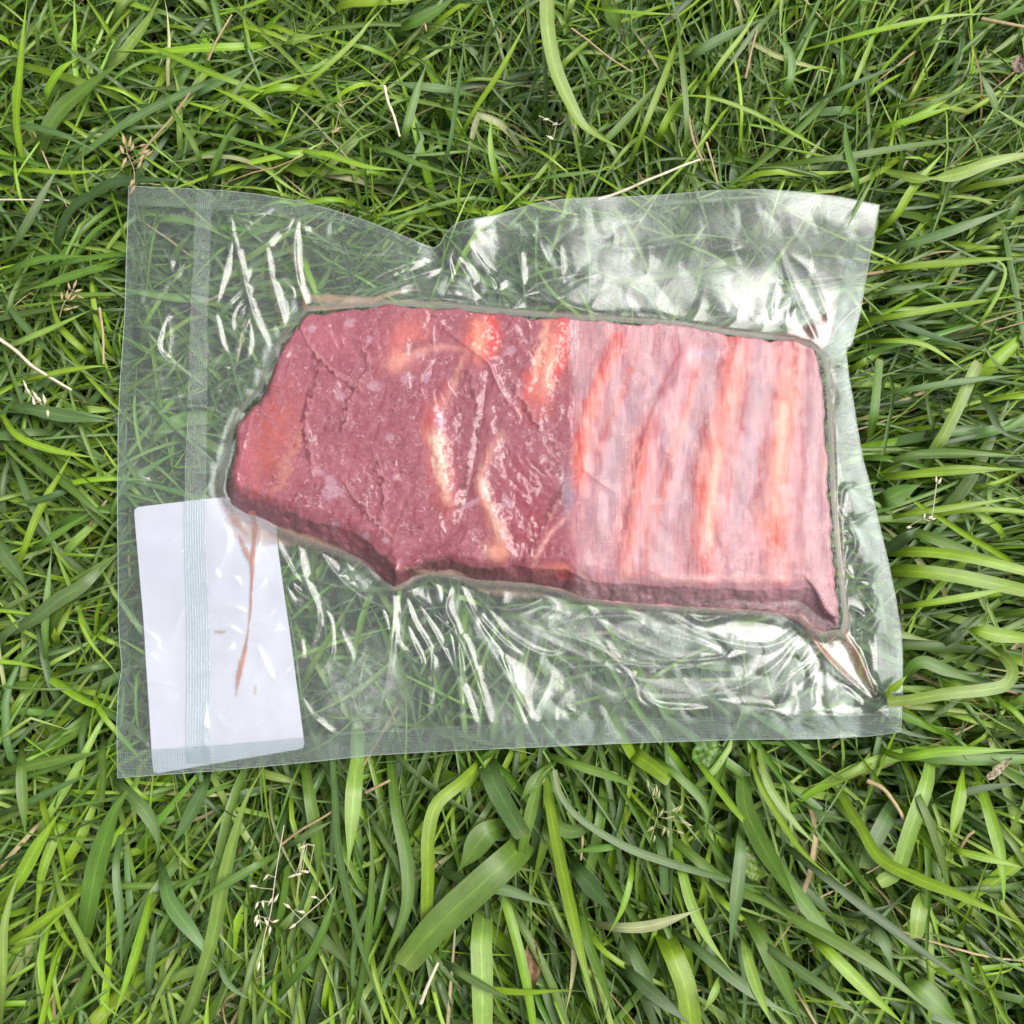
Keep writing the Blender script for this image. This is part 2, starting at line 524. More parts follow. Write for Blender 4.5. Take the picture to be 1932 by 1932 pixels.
MEAT = [(578, 586), (640, 580), (700, 577), (735, 575), (790, 577), (850, 580), (905, 587), (960, 592), (1020, 596), (1075, 600), (1160, 605), (1250, 611), (1320, 620), (1380, 630), (1440, 637), (1500, 643), (1532, 652), (1552, 672), (1560, 710), (1563, 780), (1566, 850), (1571, 950), (1580, 1050), (1589, 1140), (1593, 1165), (1588, 1186), (1552, 1193), (1528, 1180), (1508, 1160), (1470, 1156), (1400, 1150), (1320, 1146), (1250, 1142), (1170, 1136), (1100, 1128), (1060, 1112), (1000, 1101), (950, 1097), (900, 1094), (850, 1082), (805, 1080), (780, 1088), (765, 1098), (742, 1107), (715, 1088), (682, 1056), (650, 1040), (610, 1026), (560, 1010), (520, 992), (490, 975), (458, 966), (428, 945), (419, 915), (424, 885), (434, 845), (442, 805), (455, 776), (478, 752), (494, 735), (508, 695), (528, 650), (556, 612)]
WALL = [14, 10, 8, 7, 7, 7, 7, 7, 7, 7, 7, 7, 7, 7, 8, 8, 9, 12, 14, 13, 12, 12, 12, 12, 20, 40, 60, 70, 64, 50, 46, 42, 40, 42, 42, 40, 38, 34, 32, 30, 24, 22, 20, 24, 40, 44, 46, 44, 42, 40, 36, 34, 32, 26, 20, 16, 14, 14, 16, 16, 14, 14, 14]
assert len(MEAT) == len(WALL), (len(MEAT), len(WALL))
ZP = 0.036


def toplan(pts, z=ZP):
    p = np.array(pts, float); x, y = P(p[:, 0], p[:, 1], z)
    return np.stack([x, y], 1)


_mx, _my = P(np.array(MEAT)[:, 0], np.array(MEAT)[:, 1], 0.043)
MEAT_W = np.stack([_mx, _my], 1)
MEAT_R = np.array(WALL, float) * PX * 1.08
BAG_W = np.vstack([toplan(EDGE_TOP), toplan(EDGE_RIGHT)[1:], toplan(EDGE_BOTTOM)[::-1][1:], toplan(EDGE_LEFT)[::-1][1:-1]])

_S = (250, 375, 1.0663)
RIB_LINES = [(Q(_S, [(1222, 440), (1182, 520), (1152, 600), (1132, 690), (1122, 780)]), 20),
             (Q(_S, [(1376, 480), (1340, 560), (1300, 660), (1270, 780), (1252, 900), (1244, 985)]), 22),
             (Q(_S, [(1492, 445), (1488, 520), (1468, 600), (1446, 690), (1428, 790), (1418, 900), (1420, 990)]), 30),
             (Q(_S, [(1618, 450), (1612, 560), (1598, 680), (1588, 800), (1584, 900), (1596, 1000)]), 30),
             ([(1052, 604), (1040, 650), (1022, 720), (1008, 770)], 30),
             ([(910, 598), (908, 640), (900, 680)], 26)]
FAT_LINES = [([(812, 772), (822, 820), (828, 860), (836, 905), (846, 950)], 17),
             ([(928, 850), (906, 890), (906, 925), (926, 965), (944, 1010), (948, 1052)], 17)]
FOLDS = [([(830, 606), (868, 640), (920, 680), (934, 712), (956, 750), (980, 780)], 1.0, 5),
         ([(921, 684), (912, 760), (900, 830), (888, 900), (876, 950), (864, 996)], -0.8, 6),
         ([(868, 990), (838, 1018), (800, 1042), (766, 1062), (756, 1085), (752, 1104)], -2.2, 7),
         ([(668, 640), (700, 655), (735, 648)], -0.5, 5), ([(1100, 880), (1130, 905), (1160, 925)], 0.6, 5),
         ([(500, 700), (470, 780), (450, 860), (436, 930)], 0.5, 5),
         ([(1508, 1150), (1500, 1138), (1520, 1136)], -1.2, 6)]


def meat_h(X, Y):
    """height of the meat above its underside, and distance outside it (plan metres)"""
    D, T = polydist(X, Y, MEAT_W, closed=True)
    ins = inside(X, Y, MEAT_W)
    rr = np.interp(T * len(MEAT_R), np.arange(len(MEAT_R) + 1), np.r_[MEAT_R, MEAT_R[0]])
    nz = gnoise(X * 60, Y * 60, 21) * 0.0016 + gnoise(X * 170, Y * 170, 22) * 0.0009 + gnoise(X * 420, Y * 420, 23) * 0.0004
    d = np.clip(np.where(ins, D + nz * (D < 0.02), 0), 0, None)
    t = d / rr
    # a straight, leaning wall that rounds over into the top
    prof = np.where(t < 0.72, t / 0.72 * 0.80, 0.80 + 0.20 * smooth(0.60, 1.25, t) ** 0.8)
    prof = np.minimum(prof, 1)
    H = 0.0175 * (prof ** 0.8)
    ix, iy = toimg(X, Y, 0.054)
    core = smooth(0.4, 1.5, t)
    left = 1 - smooth(1060, 1110, ix)
    und = 0.0011 * fbm(ix / 120, iy / 120, 3, 31) + left * 0.0004 * fbm(ix / 34 + 2 * gnoise(ix / 90, iy / 90, 33), iy / 60, 4, 32) - 0.00012 * left * np.abs(gnoise(ix / 16, iy / 22, 34))
    und = und + 0.0003 * (1 - left) * gnoise(ix / 30, iy / 110, 35)
    for pts, hw in RIB_LINES:
        p = spline(pts, 24); q, _ = polydist(ix, iy, p, rad=hw * 2)
        und = und + 0.0004 * np.exp(-(q / hw) ** 2 * 1.3)
    for pts, hw in FAT_LINES:
        p = spline(pts, 24); q, _ = polydist(ix, iy, p, rad=hw * 2.4)
        und = und + 0.0009 * np.exp(-(q / hw) ** 2)
    H = H + und * core
    for pts, a, wd in FOLDS:
        p = spline(pts, 24); q, tt = polydist(ix, iy, p, rad=wd * 5)
        H = H + a * 0.001 * np.exp(-(q / wd) ** 1.3) * np.sin(np.pi * np.clip(tt * 0.9 + 0.05, 0, 1)) ** 0.5 * smooth(0.0, 0.4, t)
    dout = np.where(ins, 0, D)
    return np.clip(H, 0, None), dout, ins


ZM = 0.0305       # underside of the meat


def z_back(X, Y, dout=None):
    ix, iy = toimg(X, Y, ZP)
    z = 0.0335 + 0.0022 * gnoise(ix / 260, iy / 260, 41) + 0.0003 * gnoise(ix / 70, iy / 70, 42)
    z = z + 0.0075 * smooth(560, 380, iy) * smooth(1150, 1500, ix)
    z = z + 0.0030 * np.exp(-((ix - 880) / 60) ** 2) * smooth(520, 420, iy) - 0.0025 * np.exp(-((ix - 822) / 26) ** 2) * smooth(540, 450, iy)
    z = z + 0.0025 * smooth(1620, 1700, ix) * smooth(900, 1300, iy)
    if dout is not None:
        z = z + (ZM - 0.0008 - z) * np.exp(-(dout / 0.006) ** 2)
    return z


# ------------------------------------------------------------------ creases in the front film
C1 = (250, 400, .4141); C2 = (950, 400, .3623); C3 = (1550, 450, .3623); C4 = (250, 1200, .4141)
C5 = (950, 1100, .3623); C6 = (1600, 1150, .3623)
CR = []


def crs(crop, amp, wd, *lines):
    for ln in lines:
        CR.append((Q(crop, ln), amp, wd))


crs(C1, 1.5, 6, [(780, 295), (860, 380), (980, 500), (1010, 510), (1080, 430), (1130, 410), (1190, 300), (1205, 235)],
    [(780, 295), (930, 340), (1120, 235)], [(785, 300), (800, 480), (760, 650), (720, 800), (700, 880)],
    [(1220, 245), (1250, 450), (1380, 530), (1540, 575), (1720, 575), (1930, 600)], [(1000, 510), (1020, 650), (1045, 760), (1120, 1020)])
crs(C1, 1.1, 5, [(740, 900), (900, 750), (1010, 700)], [(790, 1030), (800, 950), (860, 850), (990, 805)], [(1080, 700), (1160, 780), (1170, 850)],
    [(780, 1190), (820, 1120), (890, 980), (920, 880), (945, 850)], [(780, 1180), (735, 1110), (710, 980), (690, 930)],
    [(830, 960), (870, 890), (930, 850)], [(905, 950), (900, 1100), (880, 1200)], [(690, 1270), (720, 1250), (780, 1250)], [(670, 1420), (740, 1340), (850, 1310)],
    [(680, 1500), (780, 1460), (860, 1440)], [(1630, 800), (1800, 740), (1930, 700)])
crs(C1, 1.6, 7, [(150, 1330), (180, 1290), (300, 1275), (430, 1262), (520, 1280)], [(150, 1580), (300, 1480), (420, 1440), (490, 1420)],
    [(520, 880), (440, 910), (385, 1000), (355, 1130), (420, 1220), (520, 1245)], [(260, 560), (245, 700), (262, 870), (290, 885), (350, 830), (440, 720), (540, 640)],
    [(155, 440), (300, 440), (400, 455), (550, 500)], [(190, 290), (200, 400), (240, 560), (245, 640)],
    [(185, 1830), (180, 1760), (220, 1680), (330, 1645), (480, 1640)], [(185, 1820), (230, 1900), (300, 1930)], [(160, 480), (200, 580), (250, 650)],
    [(350, 500), (420, 600), (450, 680), (520, 620)], [(330, 320), (450, 330), (550, 340)])
crs(C2, 1.6, 6, [(0, 885), (200, 820), (340, 770), (430, 730)], [(0, 660), (250, 662), (360, 680), (430, 720)], [(555, 560), (500, 620), (480, 700), (500, 840)],
    [(600, 570), (680, 680), (740, 760), (820, 830), (830, 880), (790, 915)], [(520, 450), (540, 560)], [(740, 770), (780, 860), (790, 910)],
    [(400, 850), (600, 880), (900, 930), (1200, 980), (1500, 1062), (1700, 1075)], [(1200, 960), (1270, 890), (1380, 830), (1490, 800)], [(430, 730), (470, 700), (480, 600)])
crs(C2, 1.2, 5, [(970, 640), (978, 740), (985, 860)], [(1240, 600), (1250, 740), (1270, 880)], [(480, 780), (600, 880), (780, 910)], [(0, 1000), (300, 960), (600, 975), (900, 1000)])
crs(C3, 1.1, 4, [(1050, 960), (1050, 850), (1080, 710)], [(1090, 705), (1180, 740), (1235, 820), (1200, 900), (1190, 950)], 
    [(1120, 870), (1200, 780)], 
    [(640, 490), (720, 500), (820, 490)])
crs(C3, 1.3, 7, [(0, 920), (250, 935), (500, 1010), (700, 1050), (900, 1080), (1200, 1100)], [(1180, 540), (1300, 640), (1400, 850), (1440, 960)], [(1440, 1220), (1430, 1400), (1480, 1500), (1440, 1620)])
crs(C4, 1.3, 5, [(1070, 390), (1120, 480), (1190, 590), (1330, 720)], [(1190, 590), (1300, 600), (1450, 645), (1540, 600)], [(1120, 640), (1180, 740), (1260, 770), (1335, 745)],
    [(1140, 620), (1230, 700), (1335, 740)], [(1350, 760), (1400, 900), (1380, 1090), (1230, 1285)], [(1210, 1300), (1340, 1290), (1480, 1190), (1570, 1080), (1610, 940)],
    [(1210, 1300), (1280, 1420), (1370, 1500), (1440, 1530), (1650, 1520), (1900, 1515)], [(1210, 960), (1222, 1050), (1200, 1110), (1130, 1200)],
    [(1410, 520), (1430, 580), (1500, 530)], [(1480, 500), (1520, 560)], [(1520, 720), (1400, 770), (1360, 760)])
crs(C4, 1.2, 6, [(730, 240), (775, 330), (760, 450), (690, 570)], [(950, 1000), (980, 1080), (1050, 1200), (1120, 1150), (1190, 1070)], [(640, 1350), (630, 1500), (650, 1620), (720, 1690)],
    [(100, 830), (220, 870), (300, 930), (370, 1000)], [(120, 990), (240, 985), (370, 1000)], [(370, 1000), (250, 1090), (160, 1180), (200, 1250), (300, 1300)], [(370, 1000), (450, 900), (500, 760)],
    [(680, 620), (800, 580), (860, 650)], [(680, 750), (800, 760), (880, 800)], [(670, 900), (760, 880), (860, 930)], [(690, 1050), (770, 1020), (800, 980)], [(350, 1370), (390, 1330), (470, 1300)],
    [(270, 1210), (400, 1230), (490, 1240)], [(110, 1450), (180, 1470), (230, 1540), (300, 1620)], [(150, 1360), (200, 1280), (230, 1230)], [(740, 600), (700, 560), (720, 520)],
    [(330, 400), (420, 380), (500, 330)], [(380, 470), (460, 450), (510, 420)], [(660, 1160), (760, 1150), (800, 1100)], [(920, 860), (1000, 830), (1060, 780)], [(930, 960), (1010, 920), (1100, 900)],
    [(860, 700), (940, 680), (1000, 600)], [(700, 1400), (760, 1480), (860, 1500), (960, 1450)])
crs(C5, 2.2, 7, [(190, 1040), (370, 1200), (530, 1345), (600, 1480), (680, 1700), (760, 1960)], [(560, 1090), (640, 1230), (720, 1350), (860, 1600), (980, 1800), (1060, 1960)],
    [(480, 1030), (455, 1170), (530, 1340), (555, 1600), (575, 1960)])
crs(C5, 1.5, 6, [(640, 1170), (760, 1300), (860, 1400), (970, 1480)], [(180, 1100), (230, 1250), (320, 1400), (352, 1490), (345, 1700), (330, 1930)], [(350, 1470), (430, 1440), (520, 1350)],
    [(190, 1290), (230, 1400), (290, 1540), (200, 1490), (110, 1400)], [(1180, 1165), (1165, 1290), (1260, 1345), (1400, 1390), (1550, 1460), (1700, 1600), (1760, 1700), (1790, 1800), (1930, 1875)],
    [(1170, 1295), (1280, 1255), (1400, 1225), (1740, 1220), (1830, 1310)], [(740, 1160), (860, 1320), (1050, 1450), (1200, 1485), (1330, 1420)], [(1130, 1090), (1180, 1130), (1190, 1170), (1050, 1260)],
    [(700, 1140), (900, 1170), (1050, 1130), (1130, 1090)], [(860, 1500), (900, 1600), (930, 1750)], [(1560, 1400), (1640, 1520), (1800, 1560), (1930, 1560)], [(1760, 1640), (1860, 1600), (1930, 1600)],
    [(0, 1140), (60, 1300), (90, 1500)])
crs(C6, 1.5, 5, [(1380, 370), (1460, 500), (1475, 600), (1410, 720), (1450, 800), (1550, 860)], [(1600, 880), (1620, 960), (1590, 1050), (1480, 1170)], [(1640, 1100), (1570, 1180), (1470, 1200)],
    [(1380, 340), (1400, 200), (1500, 170)], [(1330, 250), (1380, 400), (1400, 700), (1410, 1000)], [(1380, 490), (1440, 540), (1380, 580)], [(1440, 1010), (1520, 1060), (1560, 1100)])
crs(C6, 2.0, 6, [(1150, 1170), (1300, 1380), (1500, 1570), (1600, 1650)], [(1400, 1180), (1500, 1330), (1560, 1480), (1620, 1640)], [(1070, 1010), (1110, 1100), (1200, 1220)])
crs(C6, 1.6, 8, [(0, 1600), (130, 1700), (300, 1720), (480, 1715)], [(100, 1640), (400, 1630), (700, 1560), (950, 1400), (1100, 1220)], [(0, 1370), (250, 1385), (500, 1370), (590, 1330), (630, 1150)],
    [(0, 1500), (200, 1450), (400, 1420), (590, 1380)], [(930, 1750), (1000, 1600), (1050, 1450), (1200, 1380)], [(1180, 1750), (1180, 1600), (1210, 1500)],
    [(1180, 1700), (1260, 1755), (1560, 1760), (1690, 1680)], [(0, 1130), (150, 1190), (400, 1260), (600, 1350)], [(1050, 1450), (1170, 1290)], [(1500, 1250), (1580, 1290), (1600, 1500)],
    [(640, 1180), (620, 1280), (560, 1340)], [(300, 1040), (420, 1110), (560, 1080), (700, 1060), (800, 1050), (1000, 1110), (1120, 1160)], [(1020, 1500), (1130, 1460), (1200, 1390)],
    [(1300, 1700), (1400, 1600), (1520, 1680)], [(1550, 1720), (1640, 1640), (1690, 1580)], [(700, 1700), (900, 1720), (1000, 1760)])


crs((0, 0, 1.325), 1.7, 7, [(742, 1110), (740, 1200), (728, 1290), (700, 1380)], [(770, 1100), (812, 1180), (870, 1290), (905, 1395)], [(862, 1092), (905, 1180), (960, 1290), (1000, 1395)],
    [(820, 1095), (850, 1200), (866, 1300), (872, 1400)], [(1100, 1135), (1150, 1190), (1230, 1230), (1330, 1262)], [(600, 1035), (640, 1090), (690, 1130), (735, 1150)],
    [(560, 1020), (575, 1090), (600, 1160), (585, 1230)], [(1240, 1150), (1330, 1200), (1450, 1220), (1530, 1170)], [(578, 580), (560, 520), (556, 450), (570, 385)],
    [(520, 680), (480, 600), (455, 500), (430, 400)], [(440, 800), (400, 770), (330, 770), (250, 800)], [(640, 575), (720, 520), (790, 490), (830, 470)], [(1566, 700), (1590, 690), (1600, 660)],
    [(1580, 1000), (1620, 980), (1650, 960)], [(1590, 1120), (1630, 1080), (1660, 1060)], [(1540, 640), (1500, 560), (1470, 480)], [(900, 580), (880, 520), (845, 470)], [(960, 590), (1010, 540), (1080, 520)])
crs((0, 0, 1.325), 0.9, 13, [(980, 1180), (1100, 1240), (1230, 1290), (1400, 1330)], [(1230, 1260), (1340, 1250), (1450, 1215)], [(640, 1180), (660, 1260), (620, 1320)], [(1050, 440), (1180, 470), (1330, 450)], [(300, 520), (320, 640), (290, 740)])


def crease_field(X, Y):
    ix, iy = toimg(X, Y, ZP)
    Z = np.zeros(X.shape); GLINT = np.zeros(X.shape)
    for k, (pts, amp, wd) in enumerate(CR):
        p = spline(pts, max(8, 5 * len(pts)))
        w2 = wd * 1.15
        d, t = polydist(ix, iy, p, rad=w2 * 5)
        m = d < w2 * 5
        tp = np.sin(np.pi * np.clip(0.06 + 0.9 * t[m], 0, 1)) ** 0.6
        dd = d[m] / w2
        GLINT[m] = np.maximum(GLINT[m], amp * tp * np.exp(-(d[m] / 2.6) ** 2) * (0.55 + 0.9 * gnoise(ix[m] / 14, iy[m] / 14, 58)))  # highlight painted along each crest, later added to the film's milk
        Z[m] = np.maximum(Z[m], amp * 0.00095 * tp * np.exp(-dd * 0.9 - 0.25 * dd * dd) * 1.0)
    crease_field.white = GLINT
    return Z


def coons(nu, nv):
    t = linres(toplan(EDGE_TOP), 0 or nu); b = linres(toplan(EDGE_BOTTOM), nu)
    l = linres(toplan(EDGE_LEFT), nv); r = linres(toplan(EDGE_RIGHT), nv)
    U = np.linspace(0, 1, nu)[None, :, None]; V = np.linspace(0, 1, nv)[:, None, None]
    S = (1 - V) * t[None] + V * b[None] + (1 - U) * l[:, None] + U * r[:, None]
    S = S - ((1 - U) * (1 - V) * t[0] + U * (1 - V) * t[-1] + (1 - U) * V * b[0] + U * V * b[-1])
    return S[..., 0], S[..., 1]


def edge_dist(X, Y):
    return polydist(X, Y, BAG_W, closed=True)[0]


def z_front(X, Y, full=True):
    H, dout, ins = meat_h(X, Y)
    zb = z_back(X, Y)
    ix, iy = toimg(X, Y, ZP)
    ed = edge_dist(X, Y)
    puff = smooth(0.0, 0.014, ed)
    wx = ix + 22 * gnoise(ix / 80, iy / 80, 51); wy = iy + 22 * gnoise(ix / 80, iy / 80, 52)
    rid = (1 - np.abs(gnoise(wx / 75, wy / 105, 53))) ** 3
    rid2 = (1 - np.abs(gnoise(wx / 30, wy / 42, 54))) ** 3
    und = gnoise(ix / 80, iy / 80, 55)
    flap = smooth(1000, 1120, ix) * smooth(590, 560, iy)          # the smooth raised flap, upper right
    lab = smooth(700, 640, ix) * smooth(1230, 1260, iy)
    z = zb + 0.0012 + puff * (0.0010 + 0.0004 * rid * (1 - 0.5 * flap) + 0.00012 * rid2 * (1 - 0.5 * flap) * smooth(-.1, .3, gnoise(ix / 110, iy / 110, 56)) + 0.0004 * und)
    z = z + crease_field(X, Y) * (0.25 + 0.75 * puff) * (1 - 0.35 * lab)
    # the film drawn down tight around the meat
    tent = ZM + 0.0075 * np.exp(-dout / 0.0040) + 0.0035 * np.exp(-dout / 0.012)
    tent = tent * 0.5 + 0.5 * (ZM + 0.009 * np.exp(-(dout / 0.0065) ** 2))
    n3 = gnoise(ix / 11, iy / 11, 61); n4 = gnoise(ix / 5.5, iy / 7.5, 62)
    padm = smooth(1070, 1085, ix)
    clingn = 0.00002 * n3 + 0.00001 * n4 + 0.00016 * np.abs(n4) * smooth(0.12, 0.4, gnoise(ix / 28, iy / 28, 64)) * (1 - 0.9 * padm) + 0.00022 * (1 - np.abs(gnoise(wx / 60, wy / 60, 63))) ** 8 * (1 - padm)
    zm = np.where(ins, ZM + H + 0.0010 + clingn, 0)
    a = np.maximum(z, tent)
    z = np.where(ins, np.maximum(zm, np.maximum(a, ZM + 0.0055)), a)
    # smooth union where wall and skirt meet
    return z, dout, ins, ed, flap


# ------------------------------------------------------------------ meat colours (its own, with the walls painted lighter against shade)
def lin(c):
    c = np.array(c, float) / 255
    return np.where(c <= 0.04045, c / 12.92, ((c + 0.055) / 1.055) ** 2.4)


def blend(col, c, m):
    return col + (lin(c)[None] - col) * np.clip(m, 0, 1)[:, None]


def meat_colour(ix, iy):
    n1 = fbm(ix / 60, iy / 60, 4, 71); n2 = fbm(ix / 18, iy / 24, 4, 72, 0.6); n3 = fbm(ix / 7, iy / 7, 3, 73, 0.7)
    fib = fbm((ix + 0.4 * iy) / 12, (iy - 0.4 * ix) / 60, 3, 74, 0.6)
    strk = fbm(ix / 4.5, iy / 45, 3, 83, 0.6)
    col = np.tile(lin((156, 82, 96)), (len(ix), 1))
    col = blend(col, (138, 66, 82), smooth(0.0, 0.5, n1) * 0.7)
    col = blend(col, (180, 112, 126), smooth(-0.05, 0.45, n2) * 0.5)
    col = blend(col, (196, 140, 154), smooth(0.12, 0.5, n3) * 0.3)
    col = blend(col, (134, 44, 58), smooth(0.1, 0.45, fib) * 0.55)
    scr = np.abs(fbm(ix / 14 + 2 * n1, iy / 20 - n1, 3, 85, 0.6))
    col = blend(col, (226, 178, 188), smooth(0.03, 0.0, scr) * smooth(0.0, 0.25, gnoise(ix / 30, iy / 30, 86)) * 0.75)
    # thin dark clefts
    cl = np.abs(fbm(ix / 26 + 0.5 * n1, iy / 40, 3, 75))
    col = blend(col, (110, 36, 50), smooth(0.03, 0.0, cl) * 0.75 * smooth(-0.1, 0.2, n1))

    def blob(cx, cy, rx, ry, c, a=1.0, ang=0.0, pw=2.0, warp=0.35):
        nonlocal col
        dx = ix - cx; dy = iy - cy; s, co = math.sin(ang), math.cos(ang)
        u = (dx * co + dy * s) / rx; v = (-dx * s + dy * co) / ry
        r = np.hypot(u, v) + warp * n2 + 0.5 * warp * n3
        col = blend(col, c, a * np.exp(-np.clip(r, 0, None) ** pw))

    def line(pts, hw, c, a=1.0, pw=2.0, tex=0.55, jag=0.0):
        nonlocal col
        d, t = polydist(ix + (jag + 2) * gnoise(ix / 9, iy / 16, 76) + 0.12 * hw * gnoise(ix / 30, iy / 40, 79), iy, spline(pts, 20), rad=hw * 3.5)
        d = d * (1 + 0.45 * n2 + 0.35 * strk)
        e = np.sin(np.pi * np.clip(0.08 + 0.86 * t, 0, 1)) ** 0.5
        col = blend(col, c, a * e * np.exp(-(d / hw) ** pw) * np.clip(1 - tex * (n2 + n3) * 1.4, 0, 1.3))
    # --- left half: muscle with fat and rib ends
    blob(520, 820, 40, 86, (196, 98, 92), 0.55, 0.25, 2.0, 1.4)
    blob(500, 850, 18, 56, (184, 88, 64), 0.4, 0.2, 3.0, 1.8)
    blob(470, 880, 26, 60, (190, 100, 110), 0.6)
    blob(540, 880, 12, 50, (214, 150, 130), 0.35, 0.35, 3.0, 1.8)
    blob(490, 955, 60, 16, (150, 34, 44), 0.75, 0.45)
    blob(620, 640, 70, 40, (176, 92, 108), 0.7, 0.3)
    blob(770, 640, 34, 46, (232, 120, 110), 0.6, 0.5)
    blob(752, 680, 26, 18, (240, 160, 140), 0.6, -0.5)
    blob(780, 655, 18, 14, (100, 62, 84), 0.6)
    line([(740, 690), (790, 664), (850, 655), (900, 668)], 7, (220, 146, 138), 0.55, jag=8)
    line([(880, 660), (862, 710), (846, 750), (826, 790), (800, 830)], 7, (214, 146, 132), 0.6, jag=6)
    line([(846, 720), (826, 770), (812, 800), (806, 830)], 6, (200, 96, 90), 0.6, jag=5)
    blob(908, 636, 30, 44, (226, 108, 92), 0.85, 0.1, 3.0, 0.6)
    line([(925, 596), (934, 630), (922, 670)], 10, (226, 60, 66), 0.8)
    blob(903, 640, 11, 30, (232, 164, 138), 0.7, 0, 3.0, 0.8)
    line([(1054, 596), (1045, 650), (1026, 710), (1008, 765)], 30, (222, 108, 96), 0.85, 3.0)
    line([(1068, 600), (1060, 660), (1048, 710)], 10, (222, 50, 56), 0.85, jag=5)
    line([(1030, 610), (1016, 680), (998, 740)], 7, (246, 190, 168), 0.7, jag=5)
    line([(1050, 640), (1034, 700), (1026, 740)], 10, (232, 168, 146), 0.7, jag=4)
    line([(1000, 700), (994, 760)], 8, (214, 60, 60), 0.6)
    blob(1086, 680, 12, 70, (130, 30, 46), 0.6)
    line([(818, 780), (822, 820), (830, 870), (838, 915), (848, 960)], 24, (206, 108, 104), 0.85, 3.0)
    line([(822, 816), (827, 860), (832, 905)], 12, (226, 190, 172), 0.9, 4.0, 0.8)
    line([(834, 900), (844, 946)], 8, (228, 176, 160), 0.85, 3.5)
    line([(826, 800), (814, 790)], 12, (200, 44, 50), 0.6)
    blob(830, 792, 8, 18, (176, 150, 176), 0.8)
    line([(946, 820), (918, 870), (905, 910), (914, 950)], 9, (216, 152, 140), 0.7, jag=6)
    line([(908, 920), (924, 962), (942, 1005), (946, 1052)], 16, (220, 138, 124), 0.85, 3.2)
    line([(908, 905), (916, 935), (930, 972), (944, 1020)], 7, (226, 186, 168), 0.9, 3.5, 0.8)
    blob(936, 1040, 20, 16, (240, 170, 140), 0.7)
    blob(985, 930, 60, 70, (146, 46, 66), 0.65, 0.5)
    blob(1010, 1010, 55, 50, (150, 44, 60), 0.65)
    blob(1075, 932, 16, 44, (150, 132, 150), 0.85, -0.1)
    line([(1070, 975), (1040, 1005), (1018, 1040), (1008, 1066)], 5, (224, 160, 156), 0.7)
    blob(1052, 1072, 34, 10, (230, 130, 120), 0.8)
    blob(1066, 1086, 16, 8, (196, 40, 52), 0.8)
    for x, y, rx, ry in ((706, 726, 10, 10), (766, 714, 11, 10), (804, 712, 9, 9), (641, 746, 9, 11), (736, 824, 9, 8), (628, 916, 24, 11), (622, 935, 16, 14), (746, 900, 7, 4), (633, 990, 9, 9), (790, 672, 10, 5),
                         (964, 660, 8, 8), (952, 740, 9, 10), (958, 948, 14, 8), (600, 890, 8, 10), (880, 955, 40, 4), (590, 620, 8, 7), (660, 610, 10, 8), (690, 1010, 8, 6), (730, 1020, 7, 5), (668, 800, 6, 6), (700, 640, 7, 6)):
        blob(x, y, rx, ry, (196, 150, 166), 0.62, 0.3 * rx, 4.0, 1.7)
    for sm in ([(668, 640), (690, 690), (655, 760), (640, 830)], [(600, 690), (572, 800), (590, 900)], [(700, 850), (722, 930), (715, 1000)], [(560, 610), (600, 680), (680, 740)],
               [(880, 700), (900, 800), (880, 900), (862, 990)], [(640, 900), (680, 960), (740, 1020)], [(960, 720), (1010, 800), (1060, 860)], [(990, 1060), (1030, 980), (1070, 900)]):
        line(sm, 3.5, (104, 32, 42), 0.75, 2.0, 0.5, jag=8)
        line([(a + 7, b - 2) for a, b in sm], 2.5, (206, 140, 146), 0.5, 2.0, 0.5, jag=8)
    # --- right half: ribs beneath the guard cloth
    s = smooth(1068, 1098, ix)
    side = smooth(1098, 1112, iy) * s
    base = np.tile(lin((190, 106, 124)), (len(ix), 1))
    base += (lin((222, 138, 144)) - base) * smooth(-0.3, 0.3, fbm(ix / 30, iy / 130, 3, 77))[:, None] * 0.8
    base += (lin((166, 112, 140)) - base) * smooth(0.0, 0.5, fbm(ix / 40, iy / 70, 3, 78))[:, None] * 0.6
    col = col + (base - col) * s[:, None]

    def rl(*a, **k):
        nonlocal col
        keep = col
        line(*a, **k)
        col = keep + (col - keep) * np.maximum(s, smooth(1040, 1068, ix))[:, None]
    lil = (190, 150, 172)
    S_ = (250, 375, 1.0663)

    def rq(pts, *a, **k): rl(Q(S_, pts), *a, **k)
    rq([(1300, 490), (1250, 600), (1200, 760), (1165, 960)], 24, lil, 0.8)
    rq([(1440, 480), (1395, 620), (1350, 760), (1325, 960)], 18, lil, 0.8)
    rq([(1552, 480), (1535, 650), (1500, 800), (1470, 980)], 18, lil, 0.85)
    rq([(1672, 520), (1676, 750), (1690, 1000)], 20, (206, 150, 170), 0.8)
    rq([(1222, 440), (1182, 520), (1152, 600), (1132, 690), (1122, 780)], 15, (222, 88, 64), 0.95, 4.0)
    rq([(1205, 440), (1168, 520), (1138, 600), (1118, 680)], 4, (206, 50, 46), 0.8, jag=3)
    rq([(1272, 445), (1242, 520), (1212, 600), (1188, 660), (1160, 730)], 7, (214, 70, 60), 0.9, 3.0, jag=3)
    rq([(1290, 620), (1262, 700), (1250, 800), (1232, 900), (1228, 990)], 18, (230, 118, 104), 0.85, 4.0)
    rq([(1372, 455), (1330, 530), (1290, 620), (1262, 700), (1245, 800), (1226, 900), (1212, 985)], 4.5, (176, 36, 50), 1.0, 3.0, jag=3)
    rq([(1300, 760), (1285, 850), (1280, 980)], 6, (226, 106, 92), 0.7, 3.0, jag=3)
    rq([(1410, 462), (1398, 520), (1376, 600), (1345, 690), (1325, 780), (1296, 900), (1278, 1000)], 8, (210, 62, 50), 0.92, 3.2, jag=4)
    rq([(1410, 462), (1403, 500), (1392, 540)], 9, (206, 50, 38), 0.9, 3.5)
